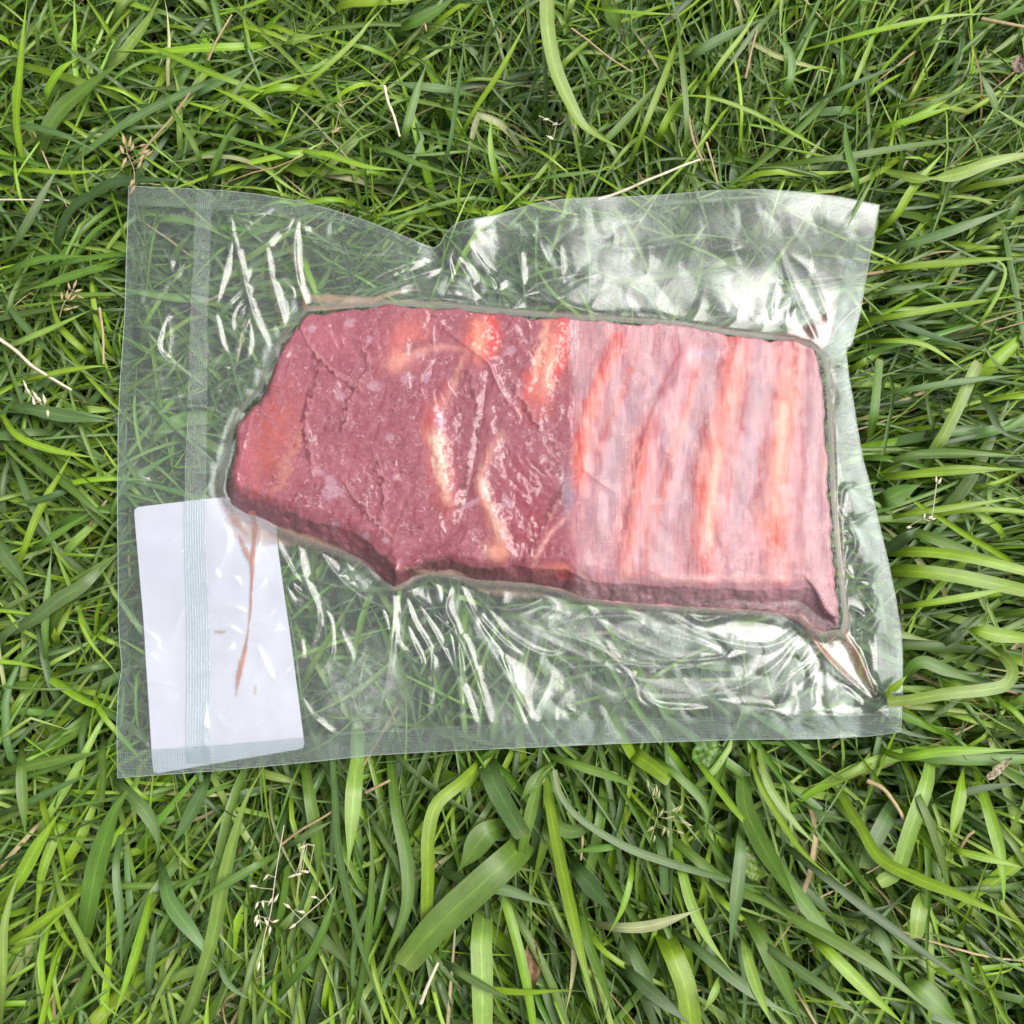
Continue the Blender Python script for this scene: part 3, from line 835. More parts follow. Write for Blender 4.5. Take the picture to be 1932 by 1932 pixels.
    rq([(1396, 560), (1372, 640), (1352, 720)], 6, (236, 150, 122), 0.7)
    rq([(1492, 445), (1488, 520), (1468, 600), (1446, 690), (1428, 790), (1418, 900), (1420, 990)], 26, (224, 104, 86), 0.95, 5.0)
    rq([(1460, 460), (1445, 540), (1425, 610), (1404, 700), (1388, 790), (1380, 900), (1384, 995)], 5, (168, 22, 34), 1.0, 3.0, jag=3)
    rq([(1480, 440), (1520, 446)], 10, (210, 56, 60), 0.8)
    rq([(1520, 460), (1516, 560), (1500, 650), (1486, 740), (1466, 840), (1450, 930)], 6, (196, 52, 48), 0.95, 3.0, jag=4)
    rq([(1452, 700), (1436, 800), (1428, 920)], 9, (246, 192, 168), 0.7, 3.0)
    rq([(1480, 880), (1470, 940), (1466, 1000)], 6, (224, 110, 110), 0.7, jag=3)
    rq([(1618, 450), (1612, 560), (1598, 680), (1588, 800), (1584, 900), (1596, 1000)], 27, (228, 116, 94), 0.95, 5.0)
    rq([(1600, 455), (1582, 560), (1558, 680), (1542, 800), (1530, 900)], 5, (190, 50, 56), 1.0, 3.0, jag=3)
    rq([(1604, 600), (1592, 720), (1586, 850)], 9, (240, 190, 168), 0.7, 3.0)
    rq([(1628, 445), (1646, 540), (1650, 640), (1650, 760), (1640, 860), (1650, 1000)], 7, (172, 18, 36), 1.0, 3.4, jag=2)
    blob(1380, 1092, 170, 7, (246, 190, 186), 0.6)
    # grain running down the ribs, and pale patches
    gr = smooth(0.0, 0.35, strk)[:, None] * s[:, None]
    col = col + (lin((246, 190, 176)) - col) * gr * 0.25
    gd = smooth(0.05, -0.35, strk)[:, None] * s[:, None]
    col = col * (1 - 0.22 * gd)
    col = col + (lin((240, 178, 172)) - col) * (smooth(0.0, 0.4, fbm(ix / 30, iy / 60, 3, 87)) * s * 0.5)[:, None]
    blob(1330, 668, 24, 14, (206, 178, 204), 0.8)
    blob(1380, 1092, 170, 7, (246, 190, 186), 0.6)
    col = col + (lin((196, 130, 146)) - col) * (side * 0.85)[:, None]  # right wall tint lightened to make up for its shade
    # left lower wall, its colour lightened to offset the shade there
    d, _ = polydist(ix, iy, [(440, 950), (520, 985), (620, 1028), (700, 1075)], rad=60)
    col = blend(col, (178, 112, 124), 0.75 * np.exp(-(d / 26) ** 2))
    return np.clip(col, 0.01, 0.95)


# ------------------------------------------------------------------ the meat
nu, nv = 640, 350
px0, px1, py0, py1 = 408, 1604, 566, 1204
IX, IY = np.meshgrid(np.linspace(px0, px1, nu), np.linspace(py0, py1, nv))
X, Y = P(IX, IY, 0.043)
H, dout, ins = meat_h(X, Y)
Z = ZM + H
sx, sy = toimg(X, Y, Z)
col = meat_colour(sx.ravel(), sy.ravel())
keep = (ins[:-1, :-1] | ins[1:, :-1] | ins[:-1, 1:] | ins[1:, 1:])
V = np.stack([X, Y, np.where(ins, Z, ZM)], -1).reshape(-1, 3)
V, F, col = prune(V, grid_faces(nu, nv, keep), col)
rack = empty('rib_rack', (float(P(990, 860, ZM)[0]), float(P(990, 860, ZM)[1]), ZM))
tag(rack, 'frozen slab of red meat with ribs, sealed flat inside the clear bag', 'meat')


def under(o, root):          # parent while keeping the mesh where it stands
    o.parent = root
    o.matrix_parent_inverse = Matrix.Translation(-root.location)
    return o


under(mesh_np('muscle', V, F, M_MEAT, col=col), rack)
bo = spline(MEAT_W.tolist() + [MEAT_W[0].tolist()], 200)
bV = np.vstack([np.c_[bo, np.full(200, ZM - 0.0003)], [[*MEAT_W.mean(0), ZM - 0.0003]]])
bF = np.array([[i + 1, i, 200] for i in range(199)])
under(mesh_np('underside', bV, bF, M_MEAT, col=np.tile(lin((150, 80, 90)), (201, 1))), rack)


def raised_strip(name, pts, hw, lift):
    c = spline(pts, 70); t = np.gradient(c, axis=0); t /= np.linalg.norm(t, axis=1)[:, None]
    nrm = np.stack([-t[:, 1], t[:, 0]], 1)
    a = np.linspace(-1, 1, 17)
    s = np.linspace(0, 1, 70)
    wv = hw * np.clip(np.sin(np.pi * np.clip(0.04 + 0.92 * s, 0, 1)) ** 0.35, 0.05, 1) * (1 + 0.12 * gnoise(s * 7, s * 0 + hw, 80))
    ip = c[:, None] + nrm[:, None] * (a[None, :, None] * wv[:, None, None])
    X, Y = P(ip[..., 0], ip[..., 1], 0.0545)
    H, _, _ = meat_h(X, Y)
    e = np.cos(a * math.pi / 2)[None, :] * np.sin(np.pi * np.clip(s, 0.0, 1))[:, None] ** 0.4
    Z = ZM + H + lift * (e * 1.6 - 0.45)
    sx, sy = toimg(X, Y, Z)
    V = np.stack([X, Y, Z], -1).reshape(-1, 3)
    F = grid_faces(17, 70)
    if np.cross(V[F[0][1]] - V[F[0][0]], V[F[0][2]] - V[F[0][0]])[2] < 0: F = F[:, ::-1]
    return under(mesh_np(name, V, F, M_MEAT, col=meat_colour(sx.ravel(), sy.ravel())), rack)


for pts, hw in RIB_LINES:
    raised_strip('rib', pts, hw, 0.0003)
for pts, hw in FAT_LINES:
    raised_strip('fat_seam', pts, hw, 0.0003)

# bone-guard cloth: a thin sheet lying over the ribs, its left edge straight
nu2, nv2 = 300, 330
IX, IY = np.meshgrid(np.linspace(0, 1, nu2), np.linspace(0, 1, nv2))
yy = 584 + IY * (1204 - 584)
lx = np.interp(yy, [584, 760, 840, 930, 1130], [1074, 1082, 1092, 1088, 1088]) + 10 * smooth(770, 800, yy) * smooth(930, 880, yy) * gnoise(yy / 20, yy * 0, 81)
xx = lx + IX * (1602 - lx)
X, Y = P(xx, yy, 0.050)
H, dout, ins = meat_h(X, Y)
keep = (ins[:-1, :-1] & ins[1:, 1:] & (H[:-1, :-1] > 0.004))
Zp = ZM + H + 0.00055
sx, sy = toimg(X, Y, Zp)
mk = 0.42 + 0.34 * fbm(sx / 40, sy / 120, 3, 82) + 0.12 * smooth(1090, 1120, sy)
for pts, hw in RIB_LINES[:4]:
    d, _ = polydist(sx, sy, spline(pts, 20), rad=hw * 3)
    mk = mk - 0.30 * np.exp(-(d / hw) ** 2)
mk = mk * (1 - 0.75 * np.exp(-((sy - 870) / 60) ** 2) * smooth(1150, 1090, sx))
V, F, mkv = prune(np.stack([X, Y, Zp], -1).reshape(-1, 3), grid_faces(nu2, nv2, keep), mk.ravel())
o = mesh_np('bone_guard_cloth', V, F, M_PAD, extra={'milk': np.clip(mkv, 0, 1)})
tag(o, 'thin white perforated cloth covering the right half of the meat', 'cloth')

# ------------------------------------------------------------------ the bag
bag = empty('vacuum_bag', (float(P(960, 900, ZP)[0]), float(P(960, 900, ZP)[1]), 0.0335))
tag(bag, 'clear creased vacuum bag lying on the grass around the frozen meat', 'plastic bag')
NU, NV = 800, 600
X, Y = coons(NU, NV)
Z, dout, ins, ed, flap = z_front(X, Y)
CREASE_GLINT = crease_field.white
# light smoothing so wall and skirt join without a hard break
for _ in range(2):
    Zs = Z.copy()
    Zs[1:-1, 1:-1] = (Z[1:-1, 1:-1] * 4 + Z[:-2, 1:-1] + Z[2:, 1:-1] + Z[1:-1, :-2] + Z[1:-1, 2:]) / 8
    Z = np.maximum(Zs, np.where(ins, Zs, Zs))
ix, iy = toimg(X, Y, Z)
milk = 0.55 + 0.35 * fbm(ix / 90, iy / 90, 4, 91) + flap * (0.6 + 1.0 * smooth(-0.25, 0.25, fbm(ix / 80, iy / 55, 4, 92)) * smooth(400, 300, np.abs(ix - 1300)) * smooth(560, 520, iy))  # film haze; the flap's share is sky reflection painted as milkiness
grain_sheen = np.zeros(X.shape)  # broad reflections on embossed film, painted as grainy white patches
for cx, cy, rx, ry, a in ((695, 1300, 75, 90, 1.0), (1060, 1190, 120, 45, 0.9), (1220, 1210, 130, 60, 1.0), (1300, 1300, 160, 28, 0.9), (965, 1330, 40, 70, 0.4), (450, 1300, 120, 150, 0.4)):
    q = np.hypot((ix - cx) / rx, (iy - cy) / ry) + 0.5 * fbm(ix / 40, iy / 40, 3, 93)
    grain_sheen = np.maximum(grain_sheen, a * smooth(1.45, 0.1, q) * (0.55 + 0.45 * smooth(-.15, .2, fbm(ix / 14, iy / 14, 3, 57))))
milk = milk + 2.4 * grain_sheen + 1.0 * CREASE_GLINT.clip(0)  # painted reflections and crest highlights go in as white milk
milk = milk + 2.2 * np.exp(-dout / 0.0035) * (~ins)
milk = np.where(ins, 0.22, milk) + 0.8 * smooth(0.0006, 0.0, ed)
milk = np.clip(milk, 0.05, 6)
FR = (X.copy(), Y.copy(), Z.copy())
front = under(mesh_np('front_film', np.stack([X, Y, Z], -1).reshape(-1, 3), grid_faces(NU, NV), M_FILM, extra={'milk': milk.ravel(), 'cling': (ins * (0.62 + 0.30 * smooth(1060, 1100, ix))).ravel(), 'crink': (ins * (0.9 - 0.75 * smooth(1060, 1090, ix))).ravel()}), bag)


def zf_at(x, y):
    """height of the finished front film at plan points (nearest grid vertex blend)"""
    z, *_ = z_front(np.asarray(x, float), np.asarray(y, float))
    return z


X, Y = coons(300, 230)
H, dout, ins = meat_h(X, Y)
Zb = z_back(X, Y, dout) - 0.0001
ix, iy = toimg(X, Y, Zb)
wx = ix + 25 * gnoise(ix / 70, iy / 70, 94); wy = iy + 25 * gnoise(ix / 70, iy / 70, 95)
Zb = Zb - smooth(0.0, 0.01, edge_dist(X, Y)) * 0.0006 * (1 - np.abs(gnoise(wx / 70, wy / 70, 96))) ** 3
under(mesh_np('back_film', np.stack([X, Y, Zb], -1).reshape(-1, 3), grid_faces(300, 230), M_BACK, extra={'milk': np.full(X.size, 0.6)}), bag)


def surf_patch(name, top, bot, nu_, nv_, lift, mat, milkf=1.0, prof=None):
    """a strip between two picture-unit polylines, laid on the front film"""
    a = linres(top, nu_); b = linres(bot, nu_)
    v = np.linspace(0, 1, nv_)[:, None, None]
    g = a[None] * (1 - v) + b[None] * v
    X, Y = P(g[..., 0], g[..., 1], ZP)
    Z = zf_at(X, Y) + lift
    if prof is not None: Z = Z + prof(np.linspace(0, 1, nv_))[:, None]
    V = np.stack([X, Y, Z], -1).reshape(-1, 3); F = grid_faces(nu_, nv_)
    if np.cross(V[F[0][1]] - V[F[0][0]], V[F[0][2]] - V[F[0][0]])[2] < 0: F = F[:, ::-1]
    return under(mesh_np(name, V, F, mat, extra={'milk': np.full(len(V), milkf) if np.isscalar(milkf) else np.repeat(milkf, nu_)}), bag)


def off(pts, dx, dy):
    return [(x + dx, y + dy) for x, y in pts]


surf_patch('seal', off(EDGE_TOP[:10], 0, 0.5), [(240, 386), (330, 390), (420, 398), (500, 404), (560, 408), (620, 416), (680, 428), (740, 448), (790, 463), (818, 467)], 200, 14, 0.0003, M_SEAL, 0.7)
surf_patch('seal', [(a, b - 50 + (a - 221) / 1480 * 6) for a, b in EDGE_BOTTOM[:-1]] + [(1697, 1336)], off(EDGE_BOTTOM, 0, -0.5), 360, 16, 0.0003, M_SEAL, 0.95)
surf_patch('seal', [(x - 46, y) for x, y in EDGE_RIGHT[1:]][:-1] + [(1651, 1336)], [(x - 0.6, y) for x, y in EDGE_RIGHT[1:]][:-1] + [(1696.5, 1336)], 300, 14, 0.0003, M_SEAL, 0.8)
surf_patch('seal', [(x + 0.6, y) for x, y in EDGE_LEFT], [(x + 17, y) for x, y in EDGE_LEFT], 300, 6, 0.0002, M_FILM, 0.6)
# thin folded rim of the bag
rimv, rimf = [], []
for e in (EDGE_TOP, EDGE_RIGHT, EDGE_BOTTOM, EDGE_LEFT):
    q = linres(toplan(e), 240)
    z = zf_at(q[:, 0], q[:, 1])
    rimv.append(tube(np.c_[q, z], 0.00022, 5))
V, F = join(rimv)
under(mesh_np('rim', V, F, M_FILM, extra={'milk': np.full(len(V), 3.2)}), bag)
# the ribbed strip down the left side
surf_patch('ribbed_strip', [(368, 360), (366, 480), (358, 620), (352, 760), (348, 900), (348, 1020), (350, 1150), (351, 1280), (352, 1440)],
           [(400, 362), (398, 480), (392, 620), (390, 760), (390, 900), (391, 1020), (396, 1150), (398, 1280), (398, 1440)], 260, 91, 0.0004, M_RIBS, 0.25 + 1.5 * np.abs(np.cos(np.linspace(0, 1, 91) * math.pi * 9)) ** 3,
           prof=lambda v: 0.00055 * np.abs(np.sin(v * math.pi * 9)))


# label: white paper stuck on, seen through the film
def rounded(c, r=9, k=7):
    c = np.array(c, float); out = []
    for i in range(4):
        p, a, b = c[i], c[i - 1], c[(i + 1) % 4]
        u = (a - p) / np.linalg.norm(a - p); v = (b - p) / np.linalg.norm(b - p)
        for j in range(k):
            t = j / (k - 1)
            out.append((p + u * r) * (1 - t) ** 2 + 2 * t * (1 - t) * p + (p + v * r) * t * t)
    return np.array(out)


lc = rounded([(251, 957), (288, 1461), (575, 1412), (508, 926)])
lp = linres(np.vstack([lc, lc[:1]]), 161)[:-1]
cc = lp.mean(0); rings = np.linspace(1, 0.001, 30)
pts = np.vstack([cc + (lp - cc) * r for r in rings] + [cc])
X, Y = P(pts[:, 0], pts[:, 1], ZP)
H, dout, ins = meat_h(X, Y)
Z = z_back(X, Y, dout) + 0.0005 + 0.0002 * gnoise(pts[:, 0] / 90, pts[:, 1] / 60, 97)
F = []
for r in range(len(rings) - 1):
    for i in range(160):
        F.append((r * 160 + i, r * 160 + (i + 1) % 160, (r + 1) * 160 + (i + 1) % 160, (r + 1) * 160 + i))
c_i = len(pts) - 1; b0 = (len(rings) - 1) * 160
F += [(b0 + i, b0 + (i + 1) % 160, c_i, c_i) for i in range(0)]
V = np.stack([X, Y, Z], 1); F = np.array(F)
if np.cross(V[F[0][1]] - V[F[0][0]], V[F[0][2]] - V[F[0][0]])[2] < 0: F = F[:, ::-1]
lab = under(mesh_np('label', V, F, M_PAPER), bag)
lab['label'] = 'blank white paper label with rounded corners'


# juice drawn into the folds
def juice(pts, wid, mat, lift=-0.0003, a=1.0, nm='juice', n=60):
    wid = np.array(wid) * 0.95; a = a * 1.15
    c = spline(pts, n); t = np.gradient(c, axis=0); t /= np.linalg.norm(t, axis=1)[:, None]
    nrm = np.stack([-t[:, 1], t[:, 0]], 1); wd = np.interp(np.linspace(0, 1, n), np.linspace(0, 1, len(wid)), wid)
    s = np.linspace(-1, 1, 9)
    jit = 1 + 0.25 * gnoise(np.arange(n) / 4.0, np.full(n, c[0, 0]), 98)
    g = c[:, None] + nrm[:, None] * s[None, :, None] * (wd * jit)[:, None, None]
    X, Y = P(g[..., 0], g[..., 1], ZP)
    Z = zf_at(X, Y) + lift
    e = (1 - np.abs(s) ** 2)[None, :] ** 0.7 * np.sin(np.pi * np.clip(0.1 + 0.85 * np.linspace(0, 1, n), 0, 1))[:, None] ** 0.5
    V = np.stack([X, Y, Z], -1).reshape(-1, 3); F = grid_faces(9, n)
    if np.cross(V[F[0][1]] - V[F[0][0]], V[F[0][2]] - V[F[0][0]])[2] < 0: F = F[:, ::-1]
    return under(mesh_np(nm, V, F, mat, extra={'milk': (e * a).ravel()}), bag)


juice(Q(C4, [(930, 190), (935, 300), (925, 440), (918, 600), (905, 800), (890, 920)]), [7, 6, 6, 3, 3, 2], M_JUICE)
juice(Q(C4, [(895, 900), (870, 1040), (840, 1170), (820, 1310)]), [2, 5, 6, 2], M_JUICE)
juice(Q(C4, [(840, 330), (880, 430), (920, 520)]), [3, 7, 3], M_JUICE, a=0.8)
juice(Q(C4, [(735, 60), (770, 150), (830, 260), (900, 330)]), [5, 10, 10, 4], M_JUICE, a=0.55)
juice(Q(C4, [(690, 915), (760, 915)]), [4, 4], M_PALEJ, a=0.8)
juice(Q(C4, [(940, 1230), (935, 1300)]), [4, 3], M_JUICE, a=0.4)
juice(Q(C4, [(780, 200), (900, 300), (1050, 330), (1250, 370), (1450, 440), (1600, 520)]), [18, 30, 22, 14, 10, 4], M_PALEJ, a=0.7, lift=-0.0009)
juice(Q(C6, [(1130, 1140), (1200, 1230), (1310, 1370), (1440, 1500), (1520, 1580)]), [7, 8, 6, 5, 2], M_JUICE)
juice(Q(C6, [(1400, 1150), (1440, 1240), (1510, 1370), (1560, 1500), (1610, 1620)]), [8, 7, 6, 4, 2], M_JUICE, a=0.8)
juice(Q(C6, [(1300, 1200), (1420, 1330), (1540, 1500), (1600, 1660)]), [10, 24, 18, 4], M_PALEJ, a=0.5, lift=-0.0009)
juice(Q(C6, [(1410, 1050), (1425, 1120)]), [5, 6], M_JUICE)
juice(Q(C3, [(1020, 1085), (1150, 1085), (1260, 1080), (1370, 1060), (1430, 1010)]), [3, 9, 18, 28, 12], M_DARKJ, a=1.4)
juice(Q(C3, [(1360, 930), (1420, 980), (1440, 1060), (1425, 1140)]), [10, 18, 18, 8], M_DARKJ, a=0.9)
juice(Q(C3, [(1440, 1200), (1480, 1400), (1470, 1600), (1500, 1800)]), [4, 6, 4, 8], M_PALEJ, a=0.8)
juice(Q(C1, [(1225, 760), (1235, 860), (1250, 900), (1400, 905), (1600, 880)]), [5, 6, 6, 5, 4], M_JUICE, a=0.7)
juice(Q(C1, [(1250, 830), (1400, 840), (1550, 850), (1720, 830)]), [10, 13, 9, 3], M_PALEJ, a=0.95)
juice(Q(C1, [(1110, 480), (1170, 580), (1220, 700), (1235, 790)]), [3, 9, 7, 4], M_PALEJ, a=0.4)
juice(Q(C1, [(1010, 690), (1050, 830), (1100, 1000), (1120, 1080)]), [3, 5, 5, 4], M_PALEJ, a=0.3)
juice(Q(C1, [(1100, 1110), (1130, 1060), (1160, 1010)]), [5, 6, 3], M_JUICE, a=0.8)
juice(Q(C1, [(1620, 870), (1720, 820), (1850, 790), (1930, 780)]), [7, 6, 4, 2], M_PALEJ, a=0.9)
juice(Q(C5, [(170, 880), (240, 900), (400, 920), (520, 925), (640, 1000), (760, 1060)]), [5, 5, 6, 8, 6, 4], M_PALEJ, a=0.8)
juice(Q(C5, [(640, 1000), (850, 1030), (1000, 1050), (1200, 1080)]), [5, 18, 14, 5], M_PALEJ, a=0.45)

# thin pinkish rim of juice where the film leaves the meat
_mo = np.array(MEAT, float); _mc = _mo.mean(0)
_tn = np.roll(_mo, -1, 0) - np.roll(_mo, 1, 0); _tn /= np.linalg.norm(_tn, axis=1)[:, None]
_ring = _mo + np.stack([_tn[:, 1], -_tn[:, 0]], 1) * 4.5
juice(np.vstack([_ring, _ring[:1]]).tolist(), [6, 5, 6, 7, 5, 6], M_PALEJ, a=0.75, n=420)

# ------------------------------------------------------------------ grass
PAL = {'y': (0.170, 0.290, 0.016), 'l': (0.185, 0.290, 0.055), 'g': (0.086, 0.168, 0.022), 'b': (0.084, 0.152, 0.044),
       'd': (0.045, 0.090, 0.024), 'c': (0.300, 0.330, 0.150), 's': (0.380, 0.290, 0.160), 'w': (0.620, 0.560, 0.420)}


def cap_under_bag(x, y, z, margin=0.0014):
    D, _ = polydist(x, y, BAG_W, closed=True)
    ins = inside(x, y, BAG_W)
    near = ins | (D < 0.02)
    H, dout, _i = np.zeros(x.shape), np.full(x.shape, 1.0), None
    if near.any():
        dm, _ = polydist(x[near], y[near], MEAT_W, closed=True)
        im = inside(x[near], y[near], MEAT_W)
        zb = z_back(x[near], y[near], np.where(im, 0, dm)) - margin - 0.0016
        lim = np.where(ins[near], zb, zb + np.clip(D[near] - 0.0015, 0, None) * 1.4)
        z = z.copy(); z[near] = np.minimum(z[near], lim)
    return z


def ribbons(path, wid, roll, fold, col, tip=None, base=None):
    """path (N,n,3), wid (N,n) half widths, roll (N,n) radians, fold (N,), col (N,3)"""
    N, n, _ = path.shape
    t = np.gradient(path, axis=1); t /= np.linalg.norm(t, axis=2, keepdims=True) + 1e-9
    up = np.zeros_like(t); up[..., 2] = 1
    s = np.cross(t, up); s /= np.linalg.norm(s, axis=2, keepdims=True) + 1e-9
    u = np.cross(s, t)
    cr, sr = np.cos(roll)[..., None], np.sin(roll)[..., None]
    side = s * cr + u * sr; nor = -s * sr + u * cr
    f = fold[:, None, None] * wid[..., None]
    L = path - side * wid[..., None]; M = path - nor * f; Rr = path + side * wid[..., None]
    V = np.stack([L, M, Rr], 2).reshape(-1, 3)
    q = np.arange(N)[:, None, None] * (n * 3) + np.arange(n - 1)[None, :, None] * 3 + np.arange(2)[None, None, :]
    F = np.stack([q, q + 1, q + 4, q + 3], -1).reshape(-1, 4)
    uu = np.broadcast_to(np.array([0, .5, 1.0])[None, None], (N, n, 3)) + np.arange(N)[:, None, None] * 2.0
    ln = np.cumsum(np.r_[0, np.ones(n - 1)]) / (n - 1)
    vv = np.broadcast_to(ln[None, :, None] * 8, (N, n, 3)) + np.arange(N)[:, None, None] * 3.3
    uv = np.stack([uu, vv], -1).reshape(-1, 2)
    c = np.broadcast_to(col[:, None, None, :], (N, n, 3, 3)).copy()
    if tip is not None:
        k = smooth(0.86, 1.0, ln)[None, :, None, None] * tip[:, None, None, None]
        c = c + (np.array([0.34, 0.28, 0.13]) - c) * k
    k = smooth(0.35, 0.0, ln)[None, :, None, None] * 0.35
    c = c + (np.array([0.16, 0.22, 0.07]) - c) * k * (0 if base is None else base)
    c[:, :, 1] *= 1.18                      # paler midrib
    return V, F, uv, c.reshape(-1, 3)


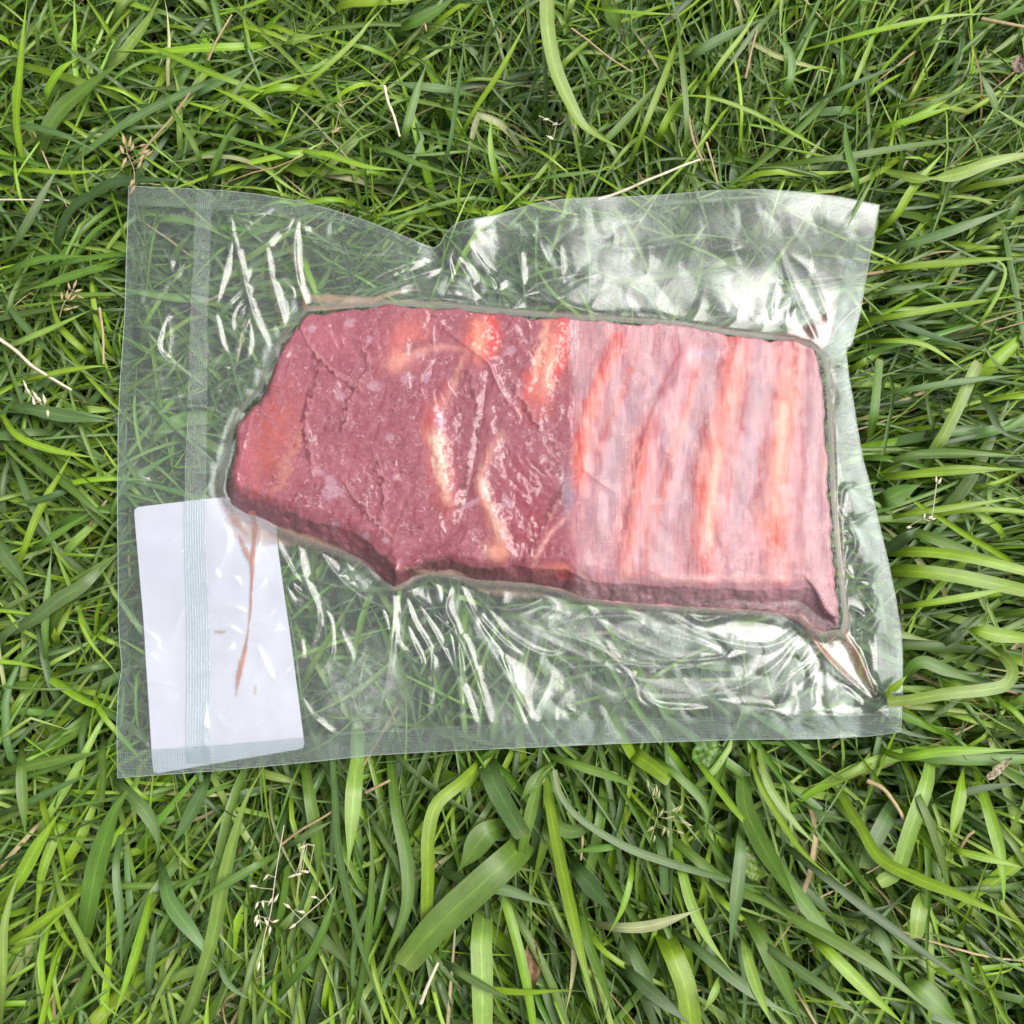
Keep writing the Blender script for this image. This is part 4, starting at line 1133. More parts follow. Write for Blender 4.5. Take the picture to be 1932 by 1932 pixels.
A = (0, 0, .3623); B = (700, 0, .3623); Cc = (1300, 0, .3623); D_ = (1860, 0, .3623); E = (2100, 600, .3106)
Fc = (1860, 1100, .3623); G = (0, 1860, .3623); Hc = (700, 1860, .3623); I = (1300, 1860, .3623); J = (1860, 1860, .3623)
Lc = (0, 1000, .3623); Mc = (0, 500, .3106)
T = [  # crop, points from base to tip, width, colour, label (None: part of the meadow), options
 (A, [(650, 500), (800, 410), (930, 260), (1040, 100), (1130, -80)], 80, 'l', 'wide pale green blade running off the top edge left of the middle', {}),
 (A, [(220, 1200), (310, 920), (430, 740), (640, 570), (900, 380)], 120, 'g', 'broad mid-green blade slanting up through the top left corner of the lawn', {}),
 (A, [(285, 780), (320, 640), (400, 500), (470, 440), (555, 390)], 74, 'y', 'short stubby yellow-green blade with pointed tip near the top left corner', {'z': 6}),
 (A, [(220, 1320), (150, 1080), (112, 830), (130, 560), (165, 180), (195, -60)], 62, 'y', 'tall straight green blade along the left of the top left corner', {'z': 2}),
 (A, [(1950, 670), (1500, 520), (1200, 390), (900, 250), (770, 205)], 44, 'y', 'long thin bright blade crossing the top left area, its tip pointing left', {'z': 6}),
 (A, [(1960, 300), (1400, 330), (1100, 350), (740, 345)], 66, 'y', None, {}),
 (A, [(-60, 900), (180, 870), (400, 920), (560, 990), (700, 1062)], 46, 'b', None, {'z': 4}),
 (A, [(-60, 1910), (200, 1810), (400, 1775), (670, 1765)], 58, 'g', 'green blade with white tip pointing at the bag from its upper left side', {'z': 5}),
 (A, [(-30, 1830), (150, 1600), (300, 1330), (432, 1102)], 60, 'b', 'blue-green blade pointing up towards the bag from the left edge', {'z': 5}),
 (A, [(1425, 1240), (1330, 980), (1200, 780), (1118, 565)], 42, 'g', None, {'z': 3}),
 (A, [(1960, 900), (1750, 740), (1600, 660), (1420, 588)], 52, 'y', None, {'z': 4}),
 (A, [(1440, 940), (1500, 800), (1650, 600), (1825, 388)], 34, 'g', None, {'z': 3}),
 (A, [(1400, 1320), (1480, 1130), (1560, 960), (1650, 820)], 50, 'g', None, {}),
 (A, [(0, 1180), (200, 1170), (500, 1190), (815, 1160)], 36, 'y', None, {}),
 (A, [(150, 1250), (500, 1100), (850, 860), (1250, 650), (1932, 350)], 60, 'b', None, {'z': -2}),
 (A, [(330, 1950), (450, 1500), (650, 1330), (860, 1240), (1400, 1250)], 90, 'd', None, {'z': -3}),
 (B, [(1180, 1050), (1330, 780), (1500, 520), (1650, 250), (1692, 140), (1675, 60)], 42, 'y', 'slim bright blade with a bent tip left of the widest pale blade at the top', {'z': 5}),
 (B, [(1090, 1270), (1180, 950), (1230, 600), (1285, 190)], 36, 'b', 'thin straight blue-green blade standing near the top middle', {'z': 5}),
 (B, [(820, 1100), (880, 850), (940, 650), (1030, 388)], 62, 'g', None, {'z': 2}),
 (B, [(1400, 665), (1200, 622), (950, 592), (700, 560)], 64, 'b', None, {}),
 (B, [(1545, 1400), (1475, 1150), (1450, 950), (1472, 750)], 46, 'y', 'bright upright blade ending at the dip in the top edge of the bag', {'z': 4}),
 (B, [(-30, 740), (330, 450), (540, 250), (620, 150), (780, -20)], 38, 'y', 'long thin green blade rising to the top edge left of the middle', {'z': 5}),
 (B, [(0, 280), (120, 265), (265, 245)], 80, 'l', None, {'z': 2}),
 (B, [(760, 210), (950, 140), (1130, 40), (1230, -40)], 90, 'g', None, {}),
 (B, [(0, 1020), (300, 1060), (600, 1150), (900, 1180)], 44, 'y', None, {}),
 (B, [(500, 975), (750, 1040), (1000, 1150), (1300, 1240)], 44, 'g', None, {'z': 3}),
 (B, [(1050, 790), (1110, 1010), (1090, 1010), (900, 1100)], 26, 'g', None, {}),
 (B, [(1440, 1020), (1100, 1060), (700, 1080)], 22, 'g', None, {}),
 (Cc, [(760, 1040), (640, 990), (540, 935), (430, 850), (345, 700), (250, 480), (192, 200), (186, -80)], 104, 'l', 'widest pale green blade, curving down from the top edge right of the middle', {'z': 10, 'taper': 'base'}),
 (Cc, [(450, 40), (700, 78), (900, 92), (1115, 100)], 32, 'y', 'short thin bright blade lying level near the top edge right of the widest blade', {'z': 7}),
 (Cc, [(1180, 740), (1380, 440), (1560, 200), (1700, -40)], 36, 'y', 'thin yellow-green blade slanting up to the top edge on the right', {'z': 5}),
 (Cc, [(735, 1190), (880, 820), (1000, 520), (1100, 250), (1230, -30)], 46, 'y', 'long green blade leaning right from the bag up to the top edge', {'z': 3}),
 (Cc, [(1130, 1170), (1150, 900), (1140, 650), (1110, 350), (1058, -40)], 44, 'g', 'upright green blade standing just right of the top middle', {'z': 6}),
 (Cc, [(1960, 945), (1600, 770), (1350, 682), (1150, 662), (945, 715)], 30, 'y', None, {'z': 4}),
 (Cc, [(1850, -10), (1650, 180), (1480, 400), (1345, 600)], 38, 'b', None, {'z': 3}),
 (Cc, [(0, 1270), (200, 1222), (450, 1190), (675, 1158)], 30, 'g', None, {'z': 3}),
 (Cc, [(400, 1160), (520, 1030), (700, 860), (900, 640), (1080, 480)], 56, 'g', None, {}),
 (Cc, [(900, 1060), (1000, 850), (1100, 690), (1250, 500)], 56, 'y', None, {'z': -2}),
 (Cc, [(580, -20), (640, 100), (690, 260)], 110, 'g', None, {'z': -3}),
 (Cc, [(1060, 470), (1250, 340), (1500, 210), (1750, 100)], 72, 'b', None, {'z': -1}),
 (D_, [(340, 360), (700, 262), (1000, 190), (1400, 110), (1805, 92)], 42, 'y', 'long bright blade lying nearly level near the top right corner', {'z': 6}),
 (D_, [(930, 1160), (1060, 1195), (1240, 1232), (1480, 1200), (1700, 1120), (1960, 1065)], 88, 'l', 'pale twisted blade, narrow at its waist, right of the upper right bag corner', {'z': 8, 'waist': 0.36}),
 (D_, [(860, 885), (1100, 840), (1300, 780), (1512, 715)], 52, 'y', 'short light green blade above the twisted pale blade', {'z': 5}),
 (D_, [(400, 745), (700, 600), (1000, 480), (1222, 393)], 32, 'b', None, {'z': 3}),
 (D_, [(650, 820), (800, 480), (900, 230), (985, -20)], 36, 'y', None, {'z': 4}),
 (D_, [(1800, 870), (1755, 780), (1700, 640), (1610, 468)], 62, 'b', 'short blue-green blade at the right edge pointing up to the left', {'z': 5}),
 (D_, [(870, 1660), (1050, 1480), (1180, 1280), (1430, 990)], 58, 'y', None, {'z': 3}),
 (D_, [(850, 1855), (1300, 1830), (1960, 1780)], 46, 'y', None, {'z': 3}),
 (D_, [(930, 1130), (925, 1165), (860, 1290), (780, 1440), (665, 1655)], 24, 'g', 'thin green stem lying over the upper right corner of the bag', {'over': 1, 'z': 9}),
 (D_, [(260, 760), (320, 560), (322, 380), (230, 250), (120, 190)], 56, 'g', None, {'z': 3}),
 (D_, [(0, 740), (300, 900), (650, 1090)], 26, 'y', None, {'z': 3}),
 (D_, [(790, 1400), (780, 1260), (720, 1050), (700, 880), (715, 780)], 52, 'g', None, {'z': 1}),
 (D_, [(870, 1740), (1250, 1650), (1600, 1530), (1932, 1400)], 70, 'b', None, {}),
 (D_, [(0, 1180), (500, 1100), (700, 1080), (1200, 1000), (1932, 900)], 50, 'g', None, {}),
 (E, [(690, 1870), (760, 1700), (850, 1550), (950, 1350), (1050, 1120), (1120, 980)], 105, 'l', 'flat pale blade with cut ragged end, slanting right of the bag', {'z': 3, 'taper': 'cut'}),
 (E, [(200, 1255), (700, 1180), (1100, 1120), (1510, 1078)], 58, 'b', 'long blue-green blade crossing over the flat pale cut blade', {'z': 7}),
 (E, [(90, 660), (500, 600), (900, 530), (1510, 435)], 62, 'y', 'long bright blade level with the upper right side of the bag', {'z': 4}),
 (E, [(1000, 820), (1150, 640), (1280, 420), (1332, 260), (1290, 180), (1180, 155), (1055, 182)], 36, 'y', 'thin blade with hooked tip like a crook near the right edge', {'z': 8}),
 (E, [(1510, 1055), (1320, 1040), (1200, 920), (1138, 800)], 40, 'g', None, {'z': 6}),
 (E, [(210, 1905), (600, 1880), (1000, 1840), (1510, 1850)], 66, 'y', None, {'z': 4}),
 (E, [(240, 1620), (275, 1400), (295, 1200), (320, 960)], 78, 'g', None, {'z': 2, 'taper': 'cut'}),
 (E, [(200, 1890), (500, 1750), (800, 1715), (1510, 1755)], 60, 'g', None, {'z': 3}),
 (E, [(160, 570), (500, 680), (800, 790), (1150, 880)], 60, 'd', None, {'z': 2}),
 (E, [(120, 820), (500, 810), (700, 850), (880, 960), (1050, 1090)], 44, 'y', None, {'z': 2}),
 (E, [(200, 440), (600, 370), (850, 335)], 50, 'b', None, {}),
 (E, [(230, 225), (700, 190), (1200, 150), (1510, 140)], 50, 'y', None, {}),
 (E, [(1100, 1190), (1200, 1350), (1280, 1510), (1420, 1610)], 60, 'd', None, {'z': 4}),
 (Fc, [(1680, 1440), (1800, 1500), (1855, 1600), (1800, 1690), (1650, 1725), (1400, 1750), (1200, 1785), (990, 1810)], 84, 'l', 'ribbon-like blade looping over the grass, its end touching the lower right corner of the bag', {'over': 1, 'z': 12, 'taper': 'cut'}),
 (Fc, [(1000, 1800), (1000, 1740), (1060, 1690), (1130, 1620)], 60, 'y', None, {'over': 1, 'z': 9}),
 (Fc, [(930, 895), (1200, 905), (1450, 935), (1700, 985), (1960, 1045)], 98, 'y', 'wide bright blade sticking out from under the right side of the bag', {'z': 4, 'taper': 'cut'}),
 (Fc, [(930, 770), (1300, 775), (1600, 820), (1960, 910)], 74, 'y', 'bright blade just above the wide one beside the right side of the bag', {'z': 3, 'taper': 'cut'}),
 (Fc, [(1000, 1165), (1300, 1120), (1600, 1070), (1960, 990)], 52, 'y', None, {'z': 4}),
 (Fc, [(1480, 1295), (1600, 1310), (1760, 1345), (1960, 1370)], 104, 'y', 'very wide bright blade entering from the right edge above the looping ribbon blade', {'z': 6, 'rev': 1}),
 (Fc, [(940, 800), (1040, 740), (1120, 670), (1225, 590)], 92, 'd', 'dark green broad blade tip beside the right side of the bag', {'z': 6}),
 (Fc, [(860, 240), (1030, 150), (1200, 100), (1500, 92), (1960, 112)], 66, 'g', None, {'z': 3}),
 (Fc, [(840, 282), (1200, 240), (1500, 218), (1960, 195)], 44, 'y', None, {'z': 4}),
 (Fc, [(910, 555), (1200, 500), (1600, 440), (1960, 385)], 44, 'y', None, {'z': 3}),
 (Fc, [(880, 440), (1000, 400), (1120, 350), (1230, 300)], 130, 'g', None, {'z': 0}),
 (Fc, [(980, 600), (1200, 640), (1500, 760), (1960, 950)], 80, 'g', None, {'z': -1}),
 (Fc, [(1820, 1520), (1700, 1440), (1600, 1360), (1500, 1270)], 30, 'g', None, {'z': 8}),
 (Fc, [(1040, 1760), (1200, 1540), (1400, 1590), (1700, 1700)], 90, 'g', None, {'z': 0}),
 (G, [(560, 1420), (590, 1250), (640, 950), (710, 680), (810, 420), (960, 200)], 140, 'g', 'broad green blade going down from the lower left corner of the bag', {'z': 5}),
 (G, [(780, 240), (870, 340), (980, 440), (1060, 570), (1090, 700), (1065, 790)], 92, 'b', 'curved blue-green blade bending down right of the lower left bag corner', {'z': 8}),
 (G, [(1250, 1960), (1350, 1700), (1460, 1350), (1530, 1000), (1600, 700), (1690, 400), (1820, 120)], 110, 'l', 'long wide light green blade running from below the label down to the bottom edge', {'z': 5}),
 (G, [(-40, 1440), (250, 1250), (450, 1110), (600, 1000)], 62, 'y', None, {'z': 3}),
 (G, [(360, 800), (430, 1080), (560, 1340), (680, 1560), (850, 1740), (962, 1812)], 52, 'l', 'thin pale blade curving down to the right in the bottom left area', {'z': 5}),
 (G, [(1070, 880), (1000, 1200), (900, 1550), (760, 1960)], 60, 'y', 'narrow yellow-green blade running to the bottom edge on the left', {'z': 4}),
 (G, [(1960, 735), (1700, 880), (1500, 1000), (1332, 1142)], 58, 'g', 'green blade crossing the long wide light one, its tip pointing down left', {'z': 9}),
 (G, [(850, 560), (806, 760), (800, 900), (830, 1200), (838, 1620)], 56, 'b', 'slender grey-green blade hanging straight down below the left bag corner', {'z': 8}),
 (G, [(-40, 210), (250, 140), (680, 48)], 76, 'g', None, {'z': 3}),
 (G, [(140, -20), (150, 300), (180, 680)], 76, 'g', None, {'z': 3}),
 (G, [(-40, 1130), (120, 950), (260, 700), (440, 430)], 92, 'y', 'wide yellow-green blade leaning right at the lower left edge', {'z': 3}),
 (G, [(-30, 500), (200, 400), (400, 300), (690, 180)], 50, 'b', None, {'z': 4}),
 (G, [(700, -80), (705, 130), (700, 400)], 60, 'g', None, {'z': 2, 'taper': 'cut'}),
 (G, [(0, 1960), (20, 1600), (30, 1250), (110, 950), (200, 800)], 56, 'l', None, {'z': 3}),
 (G, [(1080, 780), (1120, 900), (1180, 1100), (1350, 1330), (1500, 1540)], 110, 'b', None, {'z': 2}),
 (G, [(1010, 1820), (1040, 1500), (1090, 1150)], 60, 'b', None, {'z': 2}),
 (G, [(1450, 150), (1380, 350), (1270, 560), (1150, 740)], 90, 'b', None, {'z': 0}),
 (G, [(1500, 1380), (1520, 1540), (1600, 1680), (1780, 1790)], 40, 'b', None, {'z': 6}),
 (G, [(400, 1960), (560, 1700), (640, 1500), (700, 1300)], 60, 'g', None, {'z': 3}),
 (Hc, [(1700, 610), (1640, 740), (1400, 960), (1150, 1190), (1000, 1350), (850, 1540)], 205, 'g', 'widest dark green blade, folded back and lying diagonally below the bag', {'z': 10, 'taper': 'cut'}),
 (Hc, [(1415, 90), (1480, 280), (1580, 470), (1680, 640)], 140, 'b', 'blue-green blade joining the top of the widest folded blade', {'z': 7, 'taper': 'cut'}),
 (Hc, [(1440, 90), (1260, 260), (1080, 420), (1022, 650), (1020, 900), (1005, 1290)], 90, 'y', 'bright bent blade hanging straight down left of the widest folded blade', {'z': 6, 'taper': 'cut'}),
 (Hc, [(530, -160), (520, 0), (510, 300), (490, 600), (465, 915)], 112, 'l', 'wide pale blade with sharp tip hanging from the bottom edge of the bag', {'z': 7}),
 (Hc, [(345, -100), (380, 400), (412, 800), (560, 1400), (760, 1980)], 60, 'b', 'long narrow green blade from the bag down to the bottom edge, left of middle', {'z': 8}),
 (Hc, [(755, 30), (800, 450), (865, 750), (885, 1000), (850, 1200), (740, 1450), (640, 1690)], 92, 'g', 'long blade from under the bag curving to lower left beside the bright bent one', {'z': 4}),
 (Hc, [(1412, 1120), (1390, 1350), (1395, 1600), (1400, 1980)], 145, 'l', 'broad pale blade with yellow edge standing at the bottom edge, middle', {'z': 3, 'taper': 'cut'}),
 (Hc, [(-40, 1780), (200, 1480), (330, 1200), (405, 930)], 60, 'g', None, {'z': 5}),
 (Hc, [(1080, 1480), (1350, 1640), (1635, 1790)], 58, 'b', None, {'z': 8}),
 (Hc, [(490, 1980), (560, 1650), (610, 1300), (636, 850), (600, 420)], 52, 'g', None, {'z': 5}),
 (Hc, [(160, 80), (210, 400), (260, 700), (260, 1050)], 90, 'g', None, {'z': 1}),
 (Hc, [(560, 380), (700, 640), (820, 850), (980, 1300)], 50, 'b', None, {'z': 2}),
 (Hc, [(0, 1120), (250, 1300), (540, 1600)], 80, 'b', None, {'z': 2}),
 (Hc, [(715, 1060), (800, 1200), (860, 1400)], 100, 'd', None, {'z': 1}),
 (Hc, [(1600, 560), (1420, 620), (1300, 780), (1220, 890)], 170, 'g', None, {'z': 2}),
 (Hc, [(1910, 130), (1760, 260), (1650, 400)], 90, 'g', None, {'z': 4}),
 (Hc, [(1050, 850), (1300, 950), (1600, 1020), (1960, 1150)], 80, 'b', None, {'z': 1}),
 (Hc, [(0, 740), (200, 620), (380, 520)], 50, 'b', None, {'z': 5}),
 (I, [(175, 110), (210, 450), (285, 850), (375, 1250), (460, 1600), (575, 1980)], 84, 'y', 'long bright yellow-green blade with strong midrib right of the bottom middle', {'z': 8}),
 (I, [(480, 1240), (700, 1268), (900, 1255), (1080, 1200), (1285, 1120)], 72, 'c', 'cream-coloured dying blade with dry tip in the lower middle', {'z': 7}),
 (I, [(760, 690), (560, 720), (335, 740)], 50, 'g', None, {'z': 7}),
 (I, [(1960, 1000), (1600, 980), (1300, 900), (1000, 810), (720, 705), (420, 520), (280, 350), (240, 180)], 56, 'b', 'very long thin blade crossing the lower right part from left to right', {'z': 8, 'rev': 1}),
 (I, [(980, 1270), (1080, 1500), (1150, 1700), (1190, 1980)], 150, 'y', 'broad vivid yellow-green blade at the bottom edge right of middle', {'z': 3, 'taper': 'cut'}),
 (I, [(1040, 600), (1110, 850), (1180, 1100), (1300, 1350), (1495, 1615)], 72, 'y', 'bright pointed blade running down to the right in the lower middle', {'z': 6}),
 (I, [(1555, 90), (1550, 400), (1660, 680), (1820, 950), (1960, 1200)], 130, 'g', 'broad green blade falling from below the right part of the bag', {'z': 5}),
 (I, [(1540, 480), (1510, 900), (1440, 1500)], 92, 'b', 'blue-green upright blade with sharp lower tip in the lower right part', {'z': 6}),
 (I, [(140, 60), (400, 150), (700, 250), (910, 380)], 62, 'g', None, {'z': 5}),
 (I, [(330, 780), (440, 920), (560, 1070), (670, 1170)], 120, 'd', None, {'z': 2}),
 (I, [(740, 30), (860, 120), (1040, 250)], 110, 'y', None, {'z': 2, 'taper': 'cut'}),
 (I, [(860, 60), (1100, 230), (1280, 440), (1270, 690)], 60, 'g', None, {'z': 4}),
 (I, [(1160, 30), (1350, 280), (1520, 500), (1700, 700)], 50, 'y', None, {'z': 3}),
 (I, [(960, 570), (1200, 780), (1450, 980), (1700, 1100), (1960, 1270)], 76, 'g', None, {'z': 3}),
 (I, [(1000, 1260), (1200, 1400), (1450, 1600), (1700, 1780), (1960, 1900)], 80, 'b', None, {'z': 4}),
 (I, [(640, 1480), (800, 1620), (1000, 1790), (1210, 1960)], 90, 'd', None, {'z': 4}),
 (I, [(420, 1080), (480, 1400), (560, 1600), (680, 1960)], 70, 'g', None, {'z': 4}),
 (I, [(780, 760), (760, 950), (700, 1150), (590, 1350)], 44, 'y', None, {'z': 9}),
 (I, [(1390, 1580), (1340, 1720), (1258, 1860)], 50, 'l', None, {'z': 9}),
 (I, [(950, 600), (985, 800), (1000, 1040)], 60, 'b', None, {'z': 4, 'taper': 'cut'}),
 (I, [(-20, 900), (120, 300), (250, 130)], 80, 'g', None, {'z': 4}),
 (I, [(230, 320), (260, 560), (400, 600), (480, 500), (470, 330)], 90, 'g', None, {'z': 3}),
 (I, [(700, 1250), (900, 1700), (1000, 1960)], 90, 'b', None, {'z': 1}),
 (J, [(645, 300), (800, 560), (940, 790), (1200, 930), (1500, 1050), (1800, 1190), (1980, 1280)], 88, 'y', 'long bright kinked blade crossing the lower right corner area', {'z': 10}),
 (J, [(1300, 40), (1270, 250), (1200, 450), (1130, 650), (1060, 870), (930, 960)], 104, 'l', 'wide pale blade bent at its lower end in the lower right area', {'z': 6, 'taper': 'cut'}),
 (J, [(-30, 990), (300, 1180), (700, 1400), (1000, 1600), (1420, 1960)], 84, 'g', None, {'z': 6}),
 (J, [(150, 600), (500, 870), (900, 1180), (1300, 1480), (1750, 1780)], 64, 'd', None, {'z': 8}),
 (J, [(1530, 140), (1485, 400), (1415, 700)], 92, 'y', 'short bright pointed blade hanging down near the right edge, lower part', {'z': 6}),
 (J, [(1600, 170), (1700, 500), (1775, 800), (1800, 1180)], 84, 'y', 'bright curved blade along the right edge near the lower right corner', {'z': 5}),
 (J, [(1080, 100), (1200, 350), (1320, 650), (1400, 950), (1412, 1275)], 56, 'g', None, {'z': 8}),
 (J, [(1330, 700), (1600, 770), (1960, 860)], 54, 'y', None, {'z': 6}),
 (J, [(400, 1260), (600, 1450), (850, 1700), (1150, 1980)], 90, 'y', 'bright blade running into the bottom edge near the lower right corner', {'z': 7}),
 (J, [(1250, 1030), (1210, 1150), (1190, 1340)], 110, 'l', None, {'z': 2, 'taper': 'cut'}),
 (J, [(-20, 1280), (300, 1500), (600, 1720), (900, 1960)], 70, 'b', None, {'z': 7}),
 (J, [(-20, 500), (150, 720), (350, 1020), (600, 1320), (900, 1600)], 100, 'g', None, {'z': 4}),
 (J, [(40, -60), (100, 250), (250, 520), (420, 760), (700, 1000)], 44, 'y', None, {'z': 6}),
 (J, [(90, -80), (160, 260), (330, 520), (560, 760)], 56, 'l', None, {'z': 6}),
 (J, [(1250, 420), (1500, 340), (1750, 290), (1960, 270)], 50, 'd', None, {'z': 4}),
 (J, [(900, 20), (1100, 90), (1400, 50), (1960, 40)], 66, 'y', None, {'z': 8}),
 (J, [(1060, 380), (960, 560), (880, 720), (830, 860)], 110, 'b', None, {'z': 2, 'taper': 'cut'}),
 (J, [(0, 1140), (150, 1400), (300, 1700), (420, 1960)], 120, 'g', None, {'z': 3}),
 (J, [(-10, 1300), (60, 1600), (200, 1960)], 80, 'l', None, {'z': 5}),
 (J, [(820, 1180), (950, 1330), (1040, 1590)], 76, 'b', None, {'z': 5}),
 (J, [(1100, 1560), (1300, 1750), (1500, 1960)], 150, 'g', None, {'z': 3}),
 (Lc, [(-40, 220), (250, 420), (500, 620), (700, 800), (820, 930)], 62, 'g', 'long straight blade slanting down to the label from the left edge', {'z': 4}),
 (Lc, [(-10, 60), (110, 240), (350, 340), (720, 410)], 52, 'y', 'bright kinked blade near the left edge beside the bag', {'z': 4}),
 (Lc, [(60, 1260), (150, 1060), (270, 760), (420, 500), (545, 285)], 52, 'y', None, {'z': 4}),
 (Lc, [(560, 585), (300, 680), (65, 718)], 50, 'd', None, {'z': 5}),
 (Lc, [(-60, 880), (40, 1080), (130, 1200), (212, 1360)], 88, 'b', 'blue-green pointed blade tip coming in from the left edge', {'z': 8}),
 (Lc, [(-40, 1640), (200, 1530), (400, 1380), (600, 1250), (830, 960)], 104, 'b', 'broad curved blade left of the lower part of the label', {'z': 5}),
 (Lc, [(180, 1060), (400, 920), (645, 765)], 52, 'g', None, {'z': 3}),
 (Lc, [(20, 290), (120, 500), (250, 780), (460, 1110)], 54, 'b', None, {'z': 2}),
 (Lc, [(330, 1700), (400, 1450), (560, 1270), (830, 1000)], 100, 'g', None, {'z': 2}),
 (Lc, [(-10, 60), (200, 60), (450, 110), (800, 150)], 90, 'b', None, {'z': 2}),
 (Lc, [(320, 1900), (310, 1600), (330, 1300), (360, 1000)], 50, 'g', None, {'z': 2}),
 (Mc, [(-40, 1210), (300, 1080), (550, 970), (757, 872)], 56, 'l', 'pale blade pointing up right at the left edge of the photo beside the bag', {'z': 7}),
 (Mc, [(790, 1310), (640, 1180), (500, 1040), (430, 880), (400, 705)], 54, 'y', 'bright curved blade passing under the pale one left of the bag', {'z': 3}),
 (Mc, [(100, 1465), (350, 1410), (600, 1360), (932, 1318)], 46, 'y', None, {'z': 4}),
 (Mc, [(-20, 740), (150, 960), (330, 1150), (500, 1340)], 62, 'b', None, {'z': 1}),
 (Mc, [(1010, 495), (700, 570), (400, 670), (185, 735)], 84, 'g', None, {'z': 1}),
 (Mc, [(-30, 1630), (300, 1690), (600, 1720), (940, 1760)], 84, 'b', None, {'z': 1}),
]

HN = 30


def hero(crop, pts, w, kind, label, opt):
    ip = np.array(Q(crop, pts)); k = crop[2] / 1.325
    c = spline(ip, HN); s = np.linspace(0, 1, HN)
    zt = 0.0395 + opt.get('z', 0) * 0.0011
    z = zt - 0.007 * (1 - s) ** 2 - 0.022 * np.clip(1 - s / 0.3, 0, 1) ** 2 - 0.0035 * s ** 3
    x, y = P(c[:, 0], c[:, 1], z)
    if not opt.get('over'):
        z = cap_under_bag(x, y, z, 0.0006)
        for _ in range(4):
            z[1:-1] = np.minimum(z[1:-1], (z[:-2] + z[2:]) / 2 * 0.5 + z[1:-1] * 0.5)
    else:
        zf, dd, ii, ed, _ = z_front(x, y)
        z = np.where(inside(x, y, BAG_W), np.maximum(z, zf + 0.0015), z)
    tp = opt.get('taper')
    if tp == 'cut': wv = 0.9 + 0.1 * np.sin(np.pi * s)
    elif tp == 'base': wv = smooth(-0.02, 0.55, s) ** 0.8
    else: wv = np.minimum(0.62 + 0.9 * s, 1) * (1 - smooth(0.45, 1.0, s) ** 1.35 * 0.985)
    if tp == 'cut': wv[-1] *= 0.8
    if opt.get('rev'): wv = wv[::-1] * 1.0
    if 'waist' in opt: wv = np.sqrt(np.sin(np.pi * np.clip(0.05 + s * 0.9, 0, 1))) * (1 - 0.78 * np.exp(-((s - opt['waist']) / 0.07) ** 2))
    hw = w * k * PX * 0.5 * wv
    ph = rng.uniform(0, 6)
    roll = 0.28 * np.sin(s * rng.uniform(2, 5) + ph) + rng.uniform(-.12, .12)
    col = np.array(PAL[kind]) * rng.uniform(0.9, 1.12) * (1 + rng.normal(0, 0.04, 3))
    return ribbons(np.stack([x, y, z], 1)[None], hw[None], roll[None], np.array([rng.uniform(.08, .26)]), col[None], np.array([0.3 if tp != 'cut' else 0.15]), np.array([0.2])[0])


meadow = []          # parts joined into the uncountable grass
for crop, pts, w_, kind, label, opt in T:
    r_ = hero(crop, pts, w_, kind, label, opt)
    if label is None:
        meadow.append(r_)
    else:
        V, F, uv, c = r_
        ctr = V.mean(0); ctr[2] = V[:, 2].min()
        o = mesh_np('grass_blade', V - ctr, F, M_GRASS, col=c, uv=uv)
        o.location = ctr
        tag(o, label, 'grass blade', 'single blades of grass')

# the mass of the lawn: tufts of blades, leaning the way the photograph's do
LEAN = [  # picture x, y, main angle (deg, 0 = right, 90 = up), spread, width, length
    (150, 200, 55, 50, 1.0, 1.0), (500, 150, 40, 60, .95, 1.0), (900, 150, 70, 60, .8, .9), (1300, 150, 85, 40, .8, .9), (1700, 150, 55, 35, .8, .9),
    (1750, 450, 15, 22, .9, 1.1), (1800, 750, 5, 22, 1.0, 1.1), (1800, 1050, 10, 25, 1.25, 1.1), (1800, 1350, -10, 35, 1.3, 1.0), (1750, 1650, -45, 35, 1.2, 1.1),
    (1400, 1750, -65, 30, 1.25, 1.2), (1000, 1650, -80, 40, 1.2, 1.1), (600, 1700, -95, 35, 1.15, 1.1), (200, 1700, 245, 45, 1.2, 1.1),
    (100, 1300, 60, 50, 1.15, 1.0), (100, 900, 150, 60, 1.0, .95), (100, 550, 30, 60, 1.0, .95), (900, 900, 10, 90, 1.0, 1.0), (900, 340, 175, 30, .85, 1.0), (500, 330, 175, 35, .9, 1.0)]
LE = np.array(LEAN, float)
NT = 3500
tx, ty = rng.uniform(-0.36, 0.36, NT), rng.uniform(-0.37, 0.35, NT)
per = 6
N = NT * per
bx = np.repeat(tx, per) + rng.normal(0, 0.008, N); by = np.repeat(ty, per) + rng.normal(0, 0.008, N)
ix, iy = toimg(bx, by, 0.02)
d2 = (ix[:, None] - LE[None, :, 0]) ** 2 + (iy[:, None] - LE[None, :, 1]) ** 2
gum = -np.log(-np.log(rng.uniform(1e-9, 1, d2.shape)))
pick = np.argmax(-d2 / (2 * 190.0 ** 2) + gum, 1)
Lr = LE[pick]
base_a = np.repeat(rng.normal(0, 1, NT), per)
wild = rng.uniform(0, 1, N) < 0.16
ang = np.radians(Lr[:, 2] + Lr[:, 3] * 0.65 * base_a + Lr[:, 3] * 0.5 * rng.normal(0, 1, N))
ang = np.where(wild, rng.uniform(0, 2 * math.pi, N), ang)
ang = np.where(rng.uniform(0, 1, N) < 0.22, ang + math.pi, ang)
bl = rng.lognormal(math.log(0.080), 0.38, N) * Lr[:, 5]
bl = np.clip(bl, 0.02, 0.17)
bw = rng.lognormal(math.log(0.00102), 0.45, N) * Lr[:, 4]
bw = np.clip(bw, 0.0005, 0.0042)
layer = rng.uniform(0, 1, N) ** 1.0
n = 12
s = np.linspace(0, 1, n)[None]
curv = rng.normal(0, 0.38, N)[:, None]
wob = rng.normal(0, 0.14, N)[:, None]
aa = ang[:, None] + curv * (s - 0.3) + wob * np.sin(s * 4 + rng.uniform(0, 6, N)[:, None])
